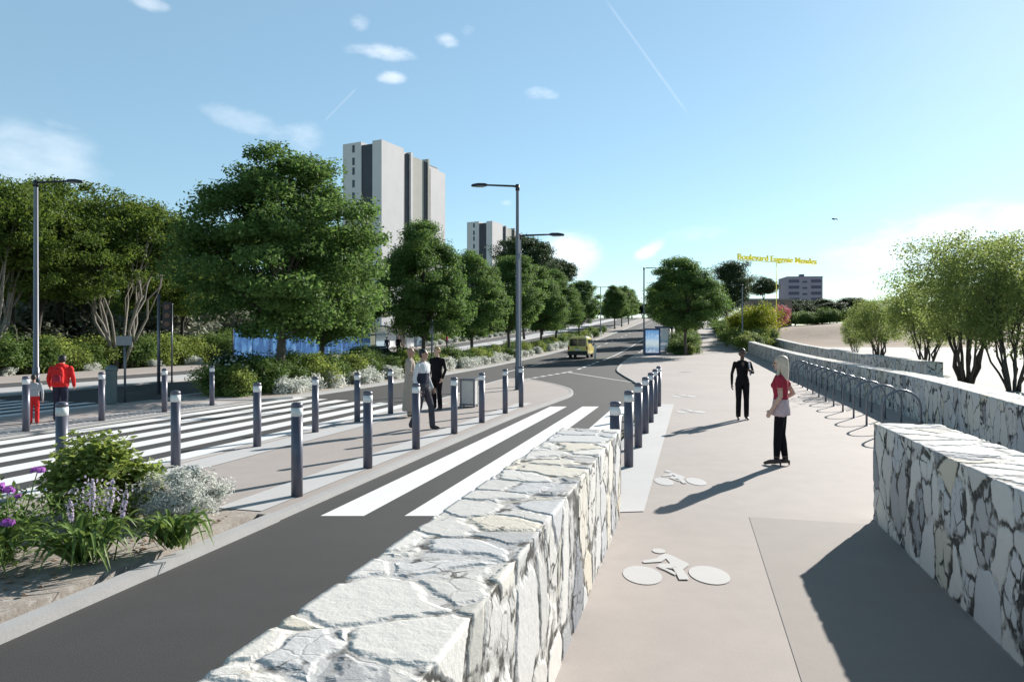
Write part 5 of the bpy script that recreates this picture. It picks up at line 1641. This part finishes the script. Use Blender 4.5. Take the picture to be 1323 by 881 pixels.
# ------------------------------------------------------------------ sky, sun, camera
SUN_AZ, SUN_EL = R(40.5), R(23.5)
wd = bpy.data.worlds.new('World'); SC.world = wd; wd.use_nodes = True
nt = wd.node_tree; nt.nodes.clear()
wo = N(nt, 'ShaderNodeOutputWorld'); bg = N(nt, 'ShaderNodeBackground'); L(nt, bg.outputs[0], wo.inputs[0])
sky = N(nt, 'ShaderNodeTexSky', sky_type='NISHITA'); sky.sun_disc = False; sky.sun_elevation = SUN_EL; sky.sun_rotation = SUN_AZ
sky.air_density = 1.0; sky.dust_density = .12; sky.ozone_density = 1.2; sky.altitude = 50
SKY_STR = .085
tc = N(nt, 'ShaderNodeTexCoord').outputs['Generated']
sx = N(nt, 'ShaderNodeSeparateXYZ'); L(nt, tc, sx.inputs[0])
az = math_(nt, 'ARCTAN2', sx.outputs[0], sx.outputs[1]); el = math_(nt, 'ARCSINE', sx.outputs[2])
cn = N(nt, 'ShaderNodeTexNoise'); cn.inputs['Scale'].default_value = 14; cn.inputs['Detail'].default_value = 7; cn.inputs['Roughness'].default_value = .6
cmp_ = N(nt, 'ShaderNodeMapping'); cmp_.inputs['Scale'].default_value = (1, 1, 2.2); L(nt, tc, cmp_.inputs['Vector']); L(nt, cmp_.outputs[0], cn.inputs['Vector'])


def dirof(px, py):
    d_ = Vector(((px - CX) / FPX, 1, (HZ - py) / FPX)).normalized()
    return math.atan2(d_.x, d_.y), math.asin(d_.z)


acc = None
for (px, py, rx, ry, st, nz, tilt) in ((40, 205, 75, 46, .42, .5, .1), (498, 69, 48, 10, .6, 1.0, .04), (578, 53, 18, 9, .55, 1.0, .1), (505, 100, 20, 8, .55, 1.0, .0), (697, 121, 28, 9, .6, 1.0, 0), (320, 158, 48, 14, .2, 1.2, .2),
                                       (380, 178, 40, 18, .25, 1.2, 0), (738, 330, 42, 36, 1.0, .5, 0), (840, 322, 22, 11, .75, .9, -.5), (190, 4, 26, 8, .5, 1, .1), (70, 160, 22, 8, .25, 1.2, .1), (1262, 310, 135, 42, .85, .7, 0), (1120, 330, 60, 16, .5, 1.0, 0), (655, 262, 10, 6, .5, 1, 0),
                                       (605, 40, 14, 10, .3, 1.2, 0), (465, 30, 12, 9, .25, 1.2, 0), (900, 305, 40, 12, .2, 1.2, 0)):
    a0, e0 = dirof(px, py)
    sc_ = 1 / FPX
    da = math_(nt, 'SUBTRACT', az, a0); de = math_(nt, 'SUBTRACT', el, e0)
    de2 = math_(nt, 'ADD', de, math_(nt, 'MULTIPLY', da, tilt))
    q1 = math_(nt, 'POWER', math_(nt, 'DIVIDE', math_(nt, 'ABSOLUTE', da), rx * sc_ * .95), 2.0)
    q2 = math_(nt, 'POWER', math_(nt, 'DIVIDE', math_(nt, 'ABSOLUTE', de2), ry * sc_ * .95), 2.0)
    g = math_(nt, 'SUBTRACT', 1.25, math_(nt, 'ADD', q1, q2))
    g = math_(nt, 'ADD', g, math_(nt, 'MULTIPLY', math_(nt, 'SUBTRACT', cn.outputs['Fac'], .5), nz * 4.2))
    mr = N(nt, 'ShaderNodeMapRange', interpolation_type='SMOOTHSTEP'); mr.inputs['From Min'].default_value = .0; mr.inputs['From Max'].default_value = 2.1; mr.inputs['To Max'].default_value = st
    L(nt, g, mr.inputs['Value'])
    acc = mr.outputs[0] if acc is None else math_(nt, 'MAXIMUM', acc, mr.outputs[0])
# contrails: thin great-circle streaks
for (p0, p1, w_, st) in (((778, -6), (892, 152), 2.2, .13), ((418, 158), (462, 113), 1.6, .12)):
    d0 = Vector(((p0[0] - CX) / FPX, 1, (HZ - p0[1]) / FPX)).normalized(); d1 = Vector(((p1[0] - CX) / FPX, 1, (HZ - p1[1]) / FPX)).normalized()
    nrm = d0.cross(d1).normalized(); mid = (d0 + d1).normalized(); half = d0.dot(mid)
    dt = N(nt, 'ShaderNodeVectorMath', operation='DOT_PRODUCT'); L(nt, tc, dt.inputs[0]); dt.inputs[1].default_value = nrm
    dm = N(nt, 'ShaderNodeVectorMath', operation='DOT_PRODUCT'); L(nt, tc, dm.inputs[0]); dm.inputs[1].default_value = mid
    g = math_(nt, 'SUBTRACT', 1.0, math_(nt, 'DIVIDE', math_(nt, 'ABSOLUTE', dt.outputs['Value']), w_ / FPX), True)
    inn = N(nt, 'ShaderNodeMapRange', interpolation_type='SMOOTHSTEP'); inn.inputs['From Min'].default_value = half; inn.inputs['From Max'].default_value = half + (1 - half) * .5; inn.inputs['To Max'].default_value = st
    L(nt, dm.outputs['Value'], inn.inputs['Value'])
    acc = math_(nt, 'MAXIMUM', acc, math_(nt, 'MULTIPLY', math_(nt, 'MULTIPLY', g, inn.outputs[0]), math_(nt, 'ADD', .4, cn.outputs['Fac'])))
CLOUD = (9.5, 9.7, 10.0)
tint = N(nt, 'ShaderNodeMix', data_type='RGBA', blend_type='MULTIPLY'); tint.inputs[0].default_value = 1.0
L(nt, sky.outputs[0], tint.inputs[6]); tint.inputs[7].default_value = (.91, 1.04, 1.04, 1)
haze_mix = mixc(nt, .40, tint.outputs[2], (3.0, 4.8, 6.15))
cm = mixc(nt, acc, haze_mix, CLOUD)
zen = ramp(nt, el, [(.47, (1,) * 3), (.85, (.24,) * 3)])   # sky above the frame darkened to weaken the fill in shadows
deep = N(nt, 'ShaderNodeMix', data_type='RGBA', blend_type='MULTIPLY'); deep.inputs[0].default_value = 1.0
L(nt, cm, deep.inputs[6]); L(nt, zen, deep.inputs[7])
L(nt, deep.outputs[2], bg.inputs['Color']); bg.inputs['Strength'].default_value = SKY_STR

sl = bpy.data.lights.new('sun', 'SUN'); sl.energy = 5.0; sl.angle = R(.5); sl.color = (1.0, .95, .88)
so = bpy.data.objects.new('sun', sl); C.objects.link(so)
sd = Vector((math.sin(SUN_AZ) * math.cos(SUN_EL), math.cos(SUN_AZ) * math.cos(SUN_EL), math.sin(SUN_EL)))
so.rotation_euler = sd.to_track_quat('Z', 'Y').to_euler(); so.location = sd * 100

cam = bpy.data.cameras.new('camera'); co = bpy.data.objects.new('camera', cam); C.objects.link(co)
cam.sensor_fit = 'HORIZONTAL'; cam.sensor_width = 36; cam.lens = 36 * FPX / 1323
co.location = (0, 0, CAMZ); co.rotation_euler = (PI / 2, 0, 0); cam.shift_y = -(440.5 - HZ) / 1323
cam.clip_start = .05; cam.clip_end = 5000
SC.camera = co

SC.view_settings.view_transform = 'Standard'; SC.view_settings.look = 'None'; SC.view_settings.gamma = 1; SC.view_settings.use_curve_mapping = False
SC.view_settings.exposure = .8
SC.render.engine = 'CYCLES'
SC.cycles.max_bounces = 6; SC.cycles.diffuse_bounces = 3; SC.cycles.transmission_bounces = 4; SC.cycles.transparent_max_bounces = 6
SC.cycles.use_denoising = True
